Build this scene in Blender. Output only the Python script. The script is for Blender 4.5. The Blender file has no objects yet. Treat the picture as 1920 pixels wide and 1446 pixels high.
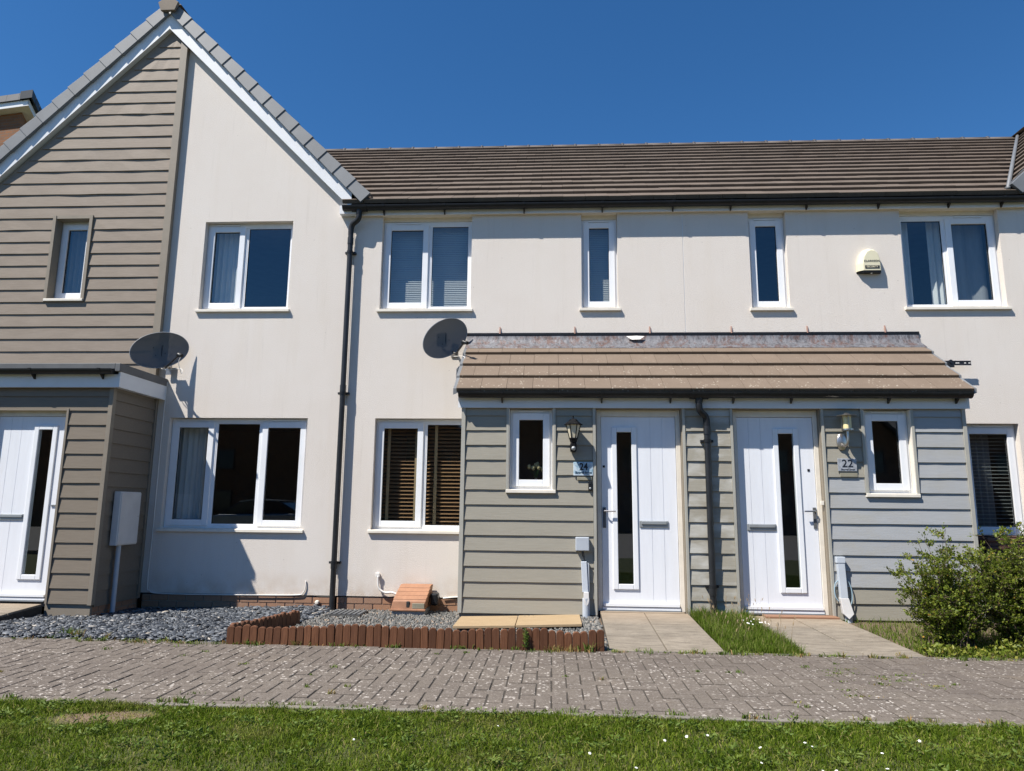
import bpy, bmesh, math, random
import numpy as np
from mathutils import Vector, Matrix

random.seed(7)
rng = np.random.default_rng(7)
S = bpy.context.scene
COL = S.collection

# ------------------------------------------------------------------ camera
YAW, PITCH, ROLL = math.radians(3.245), math.radians(9.848), math.radians(0.588)
CAM_Y, CAM_Z = -8.8, 1.18
fw = Vector((-math.sin(YAW)*math.cos(PITCH), math.cos(YAW)*math.cos(PITCH), math.sin(PITCH)))
rt = Vector((math.cos(YAW), math.sin(YAW), 0))
up = rt.cross(fw)
rt2 = rt*math.cos(ROLL) + up*math.sin(ROLL)
up2 = -rt*math.sin(ROLL) + up*math.cos(ROLL)
cd = bpy.data.cameras.new('camera')
cam = bpy.data.objects.new('camera', cd)
COL.objects.link(cam)
R3 = Matrix((rt2, up2, -fw)).transposed()
cam.matrix_world = Matrix.Translation((0, CAM_Y, CAM_Z)) @ R3.to_4x4()
cd.sensor_fit = 'HORIZONTAL'
cd.sensor_width = 36.0
cd.lens = 36.0*1335.0/1920.0
cd.clip_start = 0.05
cd.clip_end = 2000
S.camera = cam

# ------------------------------------------------------------------ sky, sun, exposure
SUN = Vector((-1.3, -1.0, 2.35)).normalized()
elev = math.asin(SUN.z)
w = bpy.data.worlds.new('World')
S.world = w
w.use_nodes = True
nt = w.node_tree
bg = nt.nodes['Background']
sky = nt.nodes.new('ShaderNodeTexSky')
sky.sky_type = 'NISHITA'
sky.sun_disc = False
sky.sun_elevation = elev
sky.sun_rotation = math.atan2(SUN.x, SUN.y) % (2*math.pi)
sky.altitude = 800
sky.air_density = 1.0
sky.dust_density = 0.0
sky.ozone_density = 6.0
hsv = nt.nodes.new('ShaderNodeHueSaturation')       # deep blue of a clear summer sky, the whole dome alike
hsv.inputs['Saturation'].default_value = 1.2
nt.links.new(sky.outputs[0], hsv.inputs['Color'])
nt.links.new(hsv.outputs[0], bg.inputs[0])
bg.inputs[1].default_value = 0.08
sd = bpy.data.lights.new('sun', 'SUN')
sd.energy = 4.6
sd.angle = math.radians(0.53)
sd.color = (1.0, 0.945, 0.865)
so = bpy.data.objects.new('sun', sd)
COL.objects.link(so)
so.rotation_euler = (-SUN).to_track_quat('-Z', 'Y').to_euler()
so.location = (-20, -20, 30)
S.view_settings.view_transform = 'Standard'
S.view_settings.look = 'None'
S.view_settings.gamma = 1
S.view_settings.exposure = 0.78
S.view_settings.use_curve_mapping = False
S.cycles.max_bounces = 8
S.cycles.transparent_max_bounces = 12
S.cycles.caustics_reflective = False
S.cycles.caustics_refractive = False

# ------------------------------------------------------------------ materials
def new_mat(name):
    m = bpy.data.materials.new(name)
    m.use_nodes = True
    t = m.node_tree
    b = t.nodes['Principled BSDF']
    return m, t, b

def N(t, kind, **kw):
    n = t.nodes.new(kind)
    for k, v in kw.items():
        setattr(n, k, v)
    return n

def mix(t, fac, a, b, mode='MIX'):
    n = t.nodes.new('ShaderNodeMix')
    n.data_type = 'RGBA'
    n.blend_type = mode
    for s, v in ((0, fac), (6, a), (7, b)):
        if hasattr(v, 'is_output'):
            t.links.new(v, n.inputs[s])
        elif s == 0:
            n.inputs[0].default_value = v
        else:
            n.inputs[s].default_value = (*v, 1)
    return n.outputs[2]

def noise(t, scale, detail=4, vec=None, rough=0.6, stretch=None):
    n = t.nodes.new('ShaderNodeTexNoise')
    n.inputs['Scale'].default_value = scale
    n.inputs['Detail'].default_value = detail
    n.inputs['Roughness'].default_value = rough
    if vec is None:
        vec = t.nodes.new('ShaderNodeNewGeometry').outputs['Position']
    if stretch:
        mp = t.nodes.new('ShaderNodeMapping')
        mp.inputs['Scale'].default_value = stretch
        t.links.new(vec, mp.inputs['Vector'])
        vec = mp.outputs[0]
    t.links.new(vec, n.inputs['Vector'])
    return n.outputs[0]

def ramp(t, src, lo, hi, a=0.0, b=1.0):
    n = t.nodes.new('ShaderNodeMapRange')
    n.clamp = True
    for i, v in enumerate((lo, hi, a, b)):
        n.inputs[i+1].default_value = v
    t.links.new(src, n.inputs[0])
    return n.outputs[0]

def bump(t, b, src, strength=0.3, dist=0.01):
    n = t.nodes.new('ShaderNodeBump')
    n.inputs['Strength'].default_value = strength
    n.inputs['Distance'].default_value = dist
    t.links.new(src, n.inputs['Height'])
    t.links.new(n.outputs[0], b.inputs['Normal'])

def obj_rand(t):
    return t.nodes.new('ShaderNodeObjectInfo').outputs['Random']

def basic(name, col, rough=0.6, metal=0.0, var=0.12, nscale=6, spec=0.5, bmp=0.0, bscale=60, rand=0.0, stretch=None):
    m, t, b = new_mat(name)
    c = mix(t, ramp(t, noise(t, nscale, 5, stretch=stretch), 0.3, 0.7), tuple(x*(1-var) for x in col), tuple(min(1, x*(1+var)) for x in col))
    if rand:
        c = mix(t, ramp(t, obj_rand(t), 0, 1, 0, rand), c, (0, 0, 0))
    t.links.new(c, b.inputs['Base Color'])
    b.inputs['Roughness'].default_value = rough
    b.inputs['Metallic'].default_value = metal
    b.inputs['Specular IOR Level'].default_value = spec
    if bmp:
        bump(t, b, noise(t, bscale, 3, stretch=stretch), bmp, 0.004)
    return m

M = {}
def mk_render():
    m, t, b = new_mat('white_render')
    big = ramp(t, noise(t, 0.9, 5, rough=0.65), 0.35, 0.7)
    fine = ramp(t, noise(t, 75, 3), 0.25, 0.75)
    streak = ramp(t, noise(t, 1.6, 6, stretch=(2.6, 1, 0.28)), 0.52, 0.8)
    c = mix(t, big, (0.71, 0.650, 0.585), (0.745, 0.695, 0.638))
    c = mix(t, ramp(t, fine, 0, 1, 0, 0.5), c, (0.63, 0.585, 0.54))
    c = mix(t, ramp(t, streak, 0, 1, 0, 0.35), c, (0.62, 0.55, 0.46))
    spk = t.nodes.new('ShaderNodeTexVoronoi'); spk.inputs['Scale'].default_value = 5.5
    t.links.new(t.nodes.new('ShaderNodeNewGeometry').outputs['Position'], spk.inputs['Vector'])
    c = mix(t, ramp(t, spk.outputs['Distance'], 0.022, 0.036, 0.55, 0), c, (0.22, 0.19, 0.16))
    c = mix(t, ramp(t, noise(t, 3.3, 6, stretch=(4.5, 1, 0.22), rough=0.7), 0.58, 0.78, 0, 0.35), c, (0.50, 0.45, 0.39))
    # splash-back soiling just above the ground
    pos = t.nodes.new('ShaderNodeNewGeometry')
    sep = t.nodes.new('ShaderNodeSeparateXYZ')
    t.links.new(pos.outputs['Position'], sep.inputs[0])
    low = ramp(t, sep.outputs['Z'], 0.10, 0.42, 1, 0)
    mul = t.nodes.new('ShaderNodeMath'); mul.operation = 'MULTIPLY'
    t.links.new(low, mul.inputs[0]); t.links.new(ramp(t, noise(t, 5, 5), 0.35, 0.65), mul.inputs[1])
    c = mix(t, ramp(t, mul.outputs[0], 0, 1, 0, 0.7), c, (0.52, 0.40, 0.29))
    t.links.new(c, b.inputs['Base Color'])
    b.inputs['Roughness'].default_value = 0.92
    b.inputs['Specular IOR Level'].default_value = 0.2
    bump(t, b, noise(t, 85, 4, rough=0.75), 0.8, 0.006)
    return m
M['render'] = mk_render()

def mk_board(name, c1, c2, fade=None, fade_amt=0.0):
    m, t, b = new_mat(name)
    grain = ramp(t, noise(t, 9, 6, stretch=(0.5, 3, 9), rough=0.7), 0.3, 0.72)
    c = mix(t, grain, c1, c2)
    c = mix(t, ramp(t, obj_rand(t), 0, 1, 0, 0.10), c, (0.12, 0.10, 0.08))
    if fade:
        f = ramp(t, noise(t, 2.3, 4, stretch=(1, 1, 2.4)), 0.46, 0.66, 0, fade_amt)
        c = mix(t, f, c, fade)
    t.links.new(c, b.inputs['Base Color'])
    b.inputs['Roughness'].default_value = 0.62
    b.inputs['Specular IOR Level'].default_value = 0.3
    bump(t, b, noise(t, 14, 5, stretch=(0.6, 3, 10), rough=0.7), 0.35, 0.004)
    return m
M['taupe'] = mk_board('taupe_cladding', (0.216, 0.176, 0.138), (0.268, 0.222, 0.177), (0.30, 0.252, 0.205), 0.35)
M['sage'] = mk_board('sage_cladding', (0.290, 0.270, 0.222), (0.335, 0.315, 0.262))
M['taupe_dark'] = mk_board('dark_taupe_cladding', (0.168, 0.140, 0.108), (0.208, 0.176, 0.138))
M['taupe_dark_trim'] = basic('dark_taupe_trim', (0.215, 0.185, 0.145), 0.6, var=0.06)
M['sage_patchy'] = mk_board('sage_cladding_bleached', (0.290, 0.270, 0.222), (0.335, 0.315, 0.262), (0.50, 0.50, 0.47), 0.75)
M['chalky'] = mk_board('chalky_blue_grey_cladding', (0.335, 0.345, 0.350), (0.385, 0.396, 0.405), (0.35, 0.325, 0.26), 0.35)
M['sage_trim'] = basic('sage_trim', (0.37, 0.36, 0.315), 0.6, var=0.06)
M['taupe_trim'] = basic('taupe_trim', (0.24, 0.205, 0.158), 0.6, var=0.06)

def mk_upvc():
    m, t, b = new_mat('white_upvc')
    c = mix(t, ramp(t, noise(t, 5, 5), 0.35, 0.75), (0.80, 0.82, 0.85), (0.75, 0.77, 0.79))
    t.links.new(c, b.inputs['Base Color'])
    b.inputs['Roughness'].default_value = 0.32
    b.inputs['Specular IOR Level'].default_value = 0.4
    return m
M['upvc'] = mk_upvc()
M['door'] = basic('white_door_paint', (0.76, 0.78, 0.82), 0.42, var=0.035, nscale=3, bmp=0.08, bscale=40, stretch=(6, 1, 0.6), spec=0.35)
M['cream'] = basic('cream_sill', (0.74, 0.69, 0.60), 0.55, var=0.07, nscale=9)
M['fascia'] = basic('white_fascia', (0.72, 0.735, 0.75), 0.42, var=0.05, nscale=3)
M['black'] = basic('black_plastic', (0.012, 0.013, 0.015), 0.4, var=0.3, spec=0.35)
M['lamp_black'] = basic('matt_black_metal', (0.006, 0.006, 0.007), 0.6, var=0.2, spec=0.15)
M['pipe_black'] = basic('black_pipe', (0.017, 0.018, 0.02), 0.38, var=0.35, nscale=5)
M['rubber'] = basic('dark_gasket', (0.02, 0.02, 0.02), 0.7)
M['steel'] = basic('polished_metal', (0.58, 0.54, 0.50), 0.34, 1.0, var=0.1)
M['grey_metal'] = basic('grey_metal', (0.33, 0.35, 0.36), 0.5, 0.4, var=0.12)
M['felt'] = basic('grey_roof_edge', (0.10, 0.105, 0.11), 0.6, var=0.15)
M['lead'] = None
def mk_lead():
    m, t, b = new_mat('weathered_lead')
    n = noise(t, 16, 6, stretch=(1.4, 1, 0.35), rough=0.75)
    c = mix(t, ramp(t, n, 0.35, 0.68), (0.11, 0.11, 0.12), (0.23, 0.23, 0.245))
    r = ramp(t, noise(t, 5.5, 6, stretch=(1.5, 1, 1.0), rough=0.8), 0.50, 0.60)
    c = mix(t, ramp(t, r, 0, 1, 0, 0.8), c, (0.125, 0.060, 0.042))
    c = mix(t, ramp(t, noise(t, 30, 5, stretch=(1, 1, 0.15), rough=0.8), 0.5, 0.62, 0, 0.75), c, (0.045, 0.042, 0.045))
    t.links.new(c, b.inputs['Base Color'])
    b.inputs['Roughness'].default_value = 0.55
    b.inputs['Metallic'].default_value = 0.2
    bump(t, b, n, 0.6, 0.01)
    return m
M['lead'] = mk_lead()

def mk_tile(name, c1, c2, lichen=0.0, dark=0.25):
    m, t, b = new_mat(name)
    c = mix(t, ramp(t, noise(t, 4, 6, rough=0.7), 0.3, 0.7), c1, c2)
    c = mix(t, ramp(t, noise(t, 130, 3), 0.35, 0.75, 0, 0.4), c, tuple(x*1.5 for x in c2))
    c = mix(t, ramp(t, obj_rand(t), 0, 1, 0, dark), c, tuple(x*0.45 for x in c1))
    if lichen:
        v = t.nodes.new('ShaderNodeTexVoronoi')
        v.inputs['Scale'].default_value = 26
        t.links.new(t.nodes.new('ShaderNodeNewGeometry').outputs['Position'], v.inputs['Vector'])
        spot = ramp(t, v.outputs['Distance'], 0.20, 0.28, 1, 0)
        pos = t.nodes.new('ShaderNodeSeparateXYZ')
        t.links.new(t.nodes.new('ShaderNodeNewGeometry').outputs['Position'], pos.inputs[0])
        mm = t.nodes.new('ShaderNodeMath'); mm.operation = 'MULTIPLY'
        t.links.new(spot, mm.inputs[0])
        t.links.new(ramp(t, noise(t, 7, 4), 0.50, 0.60), mm.inputs[1])
        m2 = t.nodes.new('ShaderNodeMath'); m2.operation = 'MULTIPLY'
        t.links.new(mm.outputs[0], m2.inputs[0])
        t.links.new(ramp(t, pos.outputs['Z'], 2.6, 3.05, 1, 0.12), m2.inputs[1])
        c = mix(t, ramp(t, m2.outputs[0], 0, 1, 0, lichen), c, (0.42, 0.37, 0.30))
    t.links.new(c, b.inputs['Base Color'])
    b.inputs['Roughness'].default_value = 0.85
    b.inputs['Specular IOR Level'].default_value = 0.3
    bump(t, b, noise(t, 160, 3), 0.4, 0.003)
    return m
M['roof_tile'] = mk_tile('brown_roof_tile', (0.108, 0.083, 0.063), (0.152, 0.121, 0.096))
M['porch_tile'] = mk_tile('tan_porch_tile', (0.150, 0.113, 0.083), (0.182, 0.139, 0.104), 0.9, 0.12)
M['dark_tile'] = basic('dark_slate_tile', (0.05, 0.052, 0.058), 0.7, var=0.2)
M['blue_slate'] = basic('blue_black_slate', (0.018, 0.022, 0.028), 0.6, var=0.25)
M['verge'] = basic('grey_verge_plastic', (0.175, 0.185, 0.195), 0.55, var=0.12, nscale=3, rand=0.12)
M['ridge_grey'] = basic('grey_brown_ridge_tile', (0.10, 0.085, 0.075), 0.8, var=0.2, rand=0.25)
M['ridge_brown'] = basic('brown_ridge_cap', (0.17, 0.135, 0.10), 0.75, bmp=0.2)

def mk_brick(name, c1, c2):
    m, t, b = new_mat(name)
    c = mix(t, obj_rand(t), c1, c2)
    c = mix(t, ramp(t, noise(t, 30, 5), 0.35, 0.75, 0, 0.5), c, tuple(x*0.6 for x in c1))
    t.links.new(c, b.inputs['Base Color'])
    b.inputs['Roughness'].default_value = 0.9
    bump(t, b, noise(t, 90, 4), 0.4, 0.004)
    return m
M['brick'] = mk_brick('buff_brick', (0.36, 0.195, 0.115), (0.30, 0.185, 0.125))
M['mortar'] = basic('mortar', (0.33, 0.27, 0.21), 0.95, bmp=0.3)
def mk_brickwall():
    m, t, b = new_mat('far_brickwork')
    br = t.nodes.new('ShaderNodeTexBrick')
    br.inputs['Scale'].default_value = 1.0
    br.inputs['Brick Width'].default_value = 0.225
    br.inputs['Row Height'].default_value = 0.075
    br.inputs['Mortar Size'].default_value = 0.008
    br.inputs['Color1'].default_value = (0.23, 0.095, 0.036, 1)
    br.inputs['Color2'].default_value = (0.16, 0.068, 0.03, 1)
    br.inputs['Mortar'].default_value = (0.13, 0.095, 0.07, 1)
    tc = t.nodes.new('ShaderNodeTexCoord')
    mp = t.nodes.new('ShaderNodeMapping')
    mp.inputs['Rotation'].default_value = (math.radians(90), 0, 0)
    t.links.new(tc.outputs['Object'], mp.inputs[0])
    t.links.new(mp.outputs[0], br.inputs['Vector'])
    t.links.new(br.outputs[0], b.inputs['Base Color'])
    b.inputs['Roughness'].default_value = 0.9
    return m
M['brickwall'] = mk_brickwall()

def mk_paver():
    m, t, b = new_mat('block_paver')
    P = t.nodes.new('ShaderNodeNewGeometry').outputs['Position']
    c = mix(t, ramp(t, noise(t, 2.0, 5, rough=0.7), 0.3, 0.7), (0.116, 0.098, 0.080), (0.172, 0.146, 0.120))
    c = mix(t, ramp(t, obj_rand(t), 0, 1, 0, 0.28), c, (0.085, 0.068, 0.060))
    c = mix(t, ramp(t, noise(t, 150, 3), 0.4, 0.8, 0, 0.6), c, (0.24, 0.21, 0.18))
    c = mix(t, ramp(t, noise(t, 24, 6, rough=0.75), 0.42, 0.68, 0, 0.55), c, (0.075, 0.060, 0.048))
    c = mix(t, ramp(t, noise(t, 75, 5, rough=0.8), 0.50, 0.66, 0, 0.6), c, (0.27, 0.235, 0.205))
    c = mix(t, ramp(t, noise(t, 95, 5, rough=0.8), 0.54, 0.68, 0, 0.7), c, (0.060, 0.048, 0.040))
    at_ = t.nodes.new('ShaderNodeAttribute'); at_.attribute_name = 'tint'
    c = mix(t, ramp(t, at_.outputs['Fac'], 0, 1, 0, 0.28), c, (0.085, 0.068, 0.060))
    v = t.nodes.new('ShaderNodeTexVoronoi'); v.inputs['Scale'].default_value = 38
    mpv = t.nodes.new('ShaderNodeMapping')
    wob = t.nodes.new('ShaderNodeTexNoise'); wob.inputs['Scale'].default_value = 40
    t.links.new(P, wob.inputs['Vector'])
    add = t.nodes.new('ShaderNodeVectorMath'); add.operation = 'MULTIPLY_ADD'
    t.links.new(wob.outputs[1], add.inputs[0]); add.inputs[1].default_value = (0.035, 0.035, 0); t.links.new(P, add.inputs[2])
    t.links.new(add.outputs[0], v.inputs['Vector'])
    # a random share of the cells carries a pale lichen spot
    sp = t.nodes.new('ShaderNodeSeparateColor')
    t.links.new(v.outputs['Color'], sp.inputs[0])
    sel = ramp(t, sp.outputs[0], 0.30, 0.34)
    sz = ramp(t, sp.outputs[1], 0, 1, 0.05, 0.46)
    df = t.nodes.new('ShaderNodeMath'); df.operation = 'SUBTRACT'
    t.links.new(sz, df.inputs[0]); t.links.new(v.outputs['Distance'], df.inputs[1])
    spot = ramp(t, df.outputs[0], 0.0, 0.06)
    m1 = t.nodes.new('ShaderNodeMath'); m1.operation = 'MULTIPLY'
    t.links.new(spot, m1.inputs[0]); t.links.new(sel, m1.inputs[1])
    m2 = t.nodes.new('ShaderNodeMath'); m2.operation = 'MULTIPLY'
    t.links.new(m1.outputs[0], m2.inputs[0]); t.links.new(ramp(t, noise(t, 1.6, 5), 0.38, 0.56, 0.15, 1), m2.inputs[1])
    c = mix(t, ramp(t, m2.outputs[0], 0, 1, 0, 0.9), c, (0.46, 0.42, 0.375))
    moss = ramp(t, noise(t, 1.1, 6, rough=0.7), 0.60, 0.70)
    c = mix(t, ramp(t, moss, 0, 1, 0, 0.3), c, (0.22, 0.175, 0.125))
    t.links.new(c, b.inputs['Base Color'])
    b.inputs['Roughness'].default_value = 0.9
    b.inputs['Specular IOR Level'].default_value = 0.25
    bump(t, b, noise(t, 120, 4), 0.5, 0.004)
    return m
M['paver'] = mk_paver()
M['joint'] = basic('jointing_sand', (0.05, 0.042, 0.033), 0.95, var=0.3, nscale=12)
M['kerb'] = basic('concrete_kerb', (0.19, 0.17, 0.145), 0.9, var=0.25, nscale=5, bmp=0.4)

def mk_slab():
    m, t, b = new_mat('riven_slab')
    c = mix(t, ramp(t, noise(t, 3, 6, rough=0.7), 0.3, 0.7), (0.195, 0.165, 0.128), (0.30, 0.258, 0.203))
    c = mix(t, ramp(t, noise(t, 7, 6, stretch=(0.6, 3.2, 1), rough=0.75), 0.44, 0.62, 0, 0.85), c, (0.130, 0.108, 0.082))
    c = mix(t, ramp(t, noise(t, 14, 6, rough=0.8), 0.55, 0.72, 0, 0.6), c, (0.11, 0.092, 0.07))
    c = mix(t, ramp(t, noise(t, 120, 3), 0.4, 0.8, 0, 0.35), c, (0.38, 0.35, 0.30))
    pos = t.nodes.new('ShaderNodeSeparateXYZ')
    t.links.new(t.nodes.new('ShaderNodeNewGeometry').outputs['Position'], pos.inputs[0])
    c = mix(t, ramp(t, pos.outputs['Y'], -1.5, -0.95, 0, 0.45), c, (0.40, 0.29, 0.19))
    c = mix(t, ramp(t, obj_rand(t), 0, 1, 0, 0.2), c, (0.16, 0.145, 0.12))
    t.links.new(c, b.inputs['Base Color'])
    b.inputs['Roughness'].default_value = 0.9
    b.inputs['Specular IOR Level'].default_value = 0.25
    bump(t, b, noise(t, 22, 6, stretch=(0.7, 2.2, 1), rough=0.7), 0.5, 0.012)
    return m
M['slab'] = mk_slab()

def mk_tint(name, stops, rough=0.6, trans=0.0, patch=None, spec=0.3, amt=0.8):
    """colour picked per leaf / blade / stone by the 'tint' attribute"""
    m, t, b = new_mat(name)
    a = t.nodes.new('ShaderNodeAttribute'); a.attribute_name = 'tint'
    cr = t.nodes.new('ShaderNodeValToRGB')
    el = cr.color_ramp.elements
    while len(el) < len(stops):
        el.new(0.5)
    for e, (p, c) in zip(el, stops):
        e.position = p; e.color = (*c, 1)
    t.links.new(a.outputs['Fac'], cr.inputs[0])
    c = cr.outputs[0]
    if patch:
        c = mix(t, ramp(t, noise(t, patch[0], 5, rough=0.65), patch[1], patch[2], 0, amt), c, patch[3])
    t.links.new(c, b.inputs['Base Color'])
    b.inputs['Roughness'].default_value = rough
    b.inputs['Specular IOR Level'].default_value = spec
    if trans:
        tr = t.nodes.new('ShaderNodeBsdfTranslucent')
        t.links.new(c, tr.inputs[0])
        ms = t.nodes.new('ShaderNodeMixShader')
        ms.inputs[0].default_value = trans
        t.links.new(b.outputs[0], ms.inputs[1]); t.links.new(tr.outputs[0], ms.inputs[2])
        t.links.new(ms.outputs[0], t.nodes['Material Output'].inputs[0])
    return m
M['grass'] = mk_tint('grass_blades', [(0, (0.034, 0.070, 0.004)), (0.5, (0.100, 0.155, 0.009)), (0.85, (0.225, 0.275, 0.034)), (1, (0.33, 0.27, 0.12))], 0.6, 0.35, spec=0.12, patch=
                     (1.3, 0.56, 0.72, (0.19, 0.155, 0.055)), amt=0.5)
M['tall_grass'] = mk_tint('tall_grass', [(0, (0.055, 0.105, 0.008)), (0.6, (0.125, 0.190, 0.018)), (1, (0.34, 0.29, 0.13))], 0.6, 0.35, spec=0.12)
M['leaf'] = mk_tint('shrub_leaf', [(0, (0.060, 0.100, 0.010)), (0.55, (0.165, 0.210, 0.024)), (0.93, (0.31, 0.315, 0.06)), (1, (0.50, 0.28, 0.05))], 0.45, 0.35, spec=0.3)
M['weed'] = mk_tint('weed_leaf', [(0, (0.09, 0.15, 0.02)), (0.6, (0.17, 0.22, 0.04)), (0.8, (0.30, 0.23, 0.09)), (1, (0.36, 0.20, 0.08))], 0.6, 0.3)
M['slate_chip'] = mk_tint('slate_chip', [(0, (0.018, 0.022, 0.029)), (0.6, (0.058, 0.067, 0.081)), (0.96, (0.135, 0.148, 0.165)), (1, (0.42, 0.38, 0.32))], 0.5, spec=0.4)
M['pebble'] = mk_tint('grey_pebble', [(0, (0.07, 0.072, 0.07)), (0.6, (0.155, 0.155, 0.148)), (0.93, (0.25, 0.235, 0.21)), (1, (0.36, 0.26, 0.18))], 0.75)
M['daisy'] = basic('daisy_white', (0.85, 0.84, 0.80), 0.7, var=0.05)
M['bark'] = basic('twig_bark', (0.085, 0.058, 0.038), 0.85, var=0.3, nscale=30)
M['soil'] = basic('bare_soil', (0.13, 0.092, 0.06), 0.95, var=0.35, nscale=9, bmp=0.6, bscale=40)
M['earth'] = basic('dry_earth', (0.27, 0.205, 0.135), 0.95, var=0.3, nscale=14, bmp=0.8, bscale=60)
M['turf'] = None
def mk_turf():
    m, t, b = new_mat('turf_ground')
    c = mix(t, ramp(t, noise(t, 6, 6), 0.35, 0.7), (0.035, 0.05, 0.008), (0.085, 0.085, 0.022))
    c = mix(t, ramp(t, noise(t, 1.3, 5, rough=0.65), 0.58, 0.72, 0, 0.6), c, (0.13, 0.10, 0.05))
    t.links.new(c, b.inputs['Base Color'])
    # one worn patch of bare earth by the kerb
    mp = t.nodes.new('ShaderNodeMapping'); mp.vector_type = 'POINT'
    mp.inputs['Location'].default_value = (2.52/0.30, 4.61/0.14, 0); mp.inputs['Scale'].default_value = (1/0.30, 1/0.14, 0)
    t.links.new(t.nodes.new('ShaderNodeNewGeometry').outputs['Position'], mp.inputs[0])
    le_ = t.nodes.new('ShaderNodeVectorMath'); le_.operation = 'LENGTH'; t.links.new(mp.outputs[0], le_.inputs[0])
    ad = t.nodes.new('ShaderNodeMath'); ad.operation = 'ADD'; t.links.new(le_.outputs['Value'], ad.inputs[0]); t.links.new(ramp(t, noise(t, 9, 5), 0, 1, -0.5, 0.5), ad.inputs[1])
    c = mix(t, ramp(t, ad.outputs[0], 0.7, 1.15, 1, 0), c, (0.165, 0.115, 0.075))
    t.links.new(c, b.inputs['Base Color'])
    b.inputs['Roughness'].default_value = 0.95
    bump(t, b, noise(t, 60, 4), 0.6, 0.01)
    return m
M['turf'] = mk_turf()
def mk_wood(name, c1, c2, rough=0.7, stretch=(9, 9, 0.8), rand=0.3):
    m, t, b = new_mat(name)
    n = noise(t, 7, 6, stretch=stretch, rough=0.7)
    c = mix(t, ramp(t, n, 0.3, 0.7), c1, c2)
    c = mix(t, ramp(t, obj_rand(t), 0, 1, 0, rand), c, tuple(x*0.45 for x in c1))
    t.links.new(c, b.inputs['Base Color'])
    b.inputs['Roughness'].default_value = rough
    b.inputs['Specular IOR Level'].default_value = 0.3
    bump(t, b, n, 0.35, 0.004)
    return m
M['log'] = mk_wood('stained_log', (0.095, 0.036, 0.016), (0.205, 0.090, 0.044), stretch=(14, 14, 0.9), rand=0.65)
M['pine'] = mk_wood('pale_pine', (0.31, 0.215, 0.12), (0.48, 0.36, 0.215), stretch=(0.6, 12, 12), rand=0.12)
M['doorstep'] = mk_wood('red_brown_step', (0.24, 0.125, 0.075), (0.32, 0.18, 0.11), stretch=(0.8, 9, 9))
M['terracotta'] = basic('terracotta_plastic', (0.335, 0.165, 0.092), 0.65, var=0.16, nscale=9, bmp=0.15)
M['brown_plastic'] = basic('dark_brown_plastic', (0.075, 0.035, 0.026), 0.5, var=0.2)
M['cabinet'] = basic('white_cabinet', (0.62, 0.61, 0.60), 0.5, var=0.06)
M['copper'] = basic('pinkish_copper_clip', (0.42, 0.25, 0.19), 0.6)
M['lightgrey'] = basic('pale_grey_plastic', (0.42, 0.46, 0.51), 0.5, var=0.06)
M['paleblue'] = basic('pale_blue_grey_plastic', (0.52, 0.57, 0.63), 0.5, var=0.06)
M['white_cable'] = basic('white_cable', (0.72, 0.70, 0.66), 0.5, var=0.05)
M['blue_cable'] = basic('pale_blue_cable', (0.25, 0.36, 0.43), 0.5, var=0.05)
M['dish'] = None
def mk_dish():
    m, t, b = new_mat('perforated_dish_mesh')
    b.inputs['Base Color'].default_value = (0.10, 0.108, 0.115, 1)
    b.inputs['Roughness'].default_value = 0.5
    tr = t.nodes.new('ShaderNodeBsdfTransparent')
    ms = t.nodes.new('ShaderNodeMixShader')
    ms.inputs[0].default_value = 0.82
    t.links.new(tr.outputs[0], ms.inputs[1]); t.links.new(b.outputs[0], ms.inputs[2])
    t.links.new(ms.outputs[0], t.nodes['Material Output'].inputs[0])
    return m
M['dish'] = mk_dish()
M['dish_rim'] = basic('grey_dish_rim', (0.22, 0.235, 0.25), 0.5)
M['alarm'] = basic('ivory_plastic', (0.70, 0.655, 0.47), 0.45, var=0.04)
M['plate24'] = None
def mk_plate():
    m, t, b = new_mat('pale_blue_scenic_plate')
    c = mix(t, ramp(t, noise(t, 22, 4), 0.4, 0.62), (0.24, 0.38, 0.48), (0.55, 0.64, 0.70))
    t.links.new(c, b.inputs['Base Color'])
    b.inputs['Roughness'].default_value = 0.3
    return m
M['plate24'] = mk_plate()
M['plate22'] = basic('mottled_slate_plate', (0.33, 0.35, 0.38), 0.35, var=0.35, nscale=25)
M['ink'] = basic('black_ink', (0.008, 0.012, 0.02), 0.5)
M['navy_ink'] = basic('navy_ink', (0.02, 0.06, 0.10), 0.5)
M['bronze'] = basic('sage_name_plate', (0.27, 0.25, 0.185), 0.45)
M['lamp_glass'] = basic('frosted_cream_glass', (0.62, 0.56, 0.42), 0.25, var=0.05)
M['lamp_yellow'] = basic('cream_lamp_tube', (0.76, 0.66, 0.36), 0.3, var=0.04)
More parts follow.
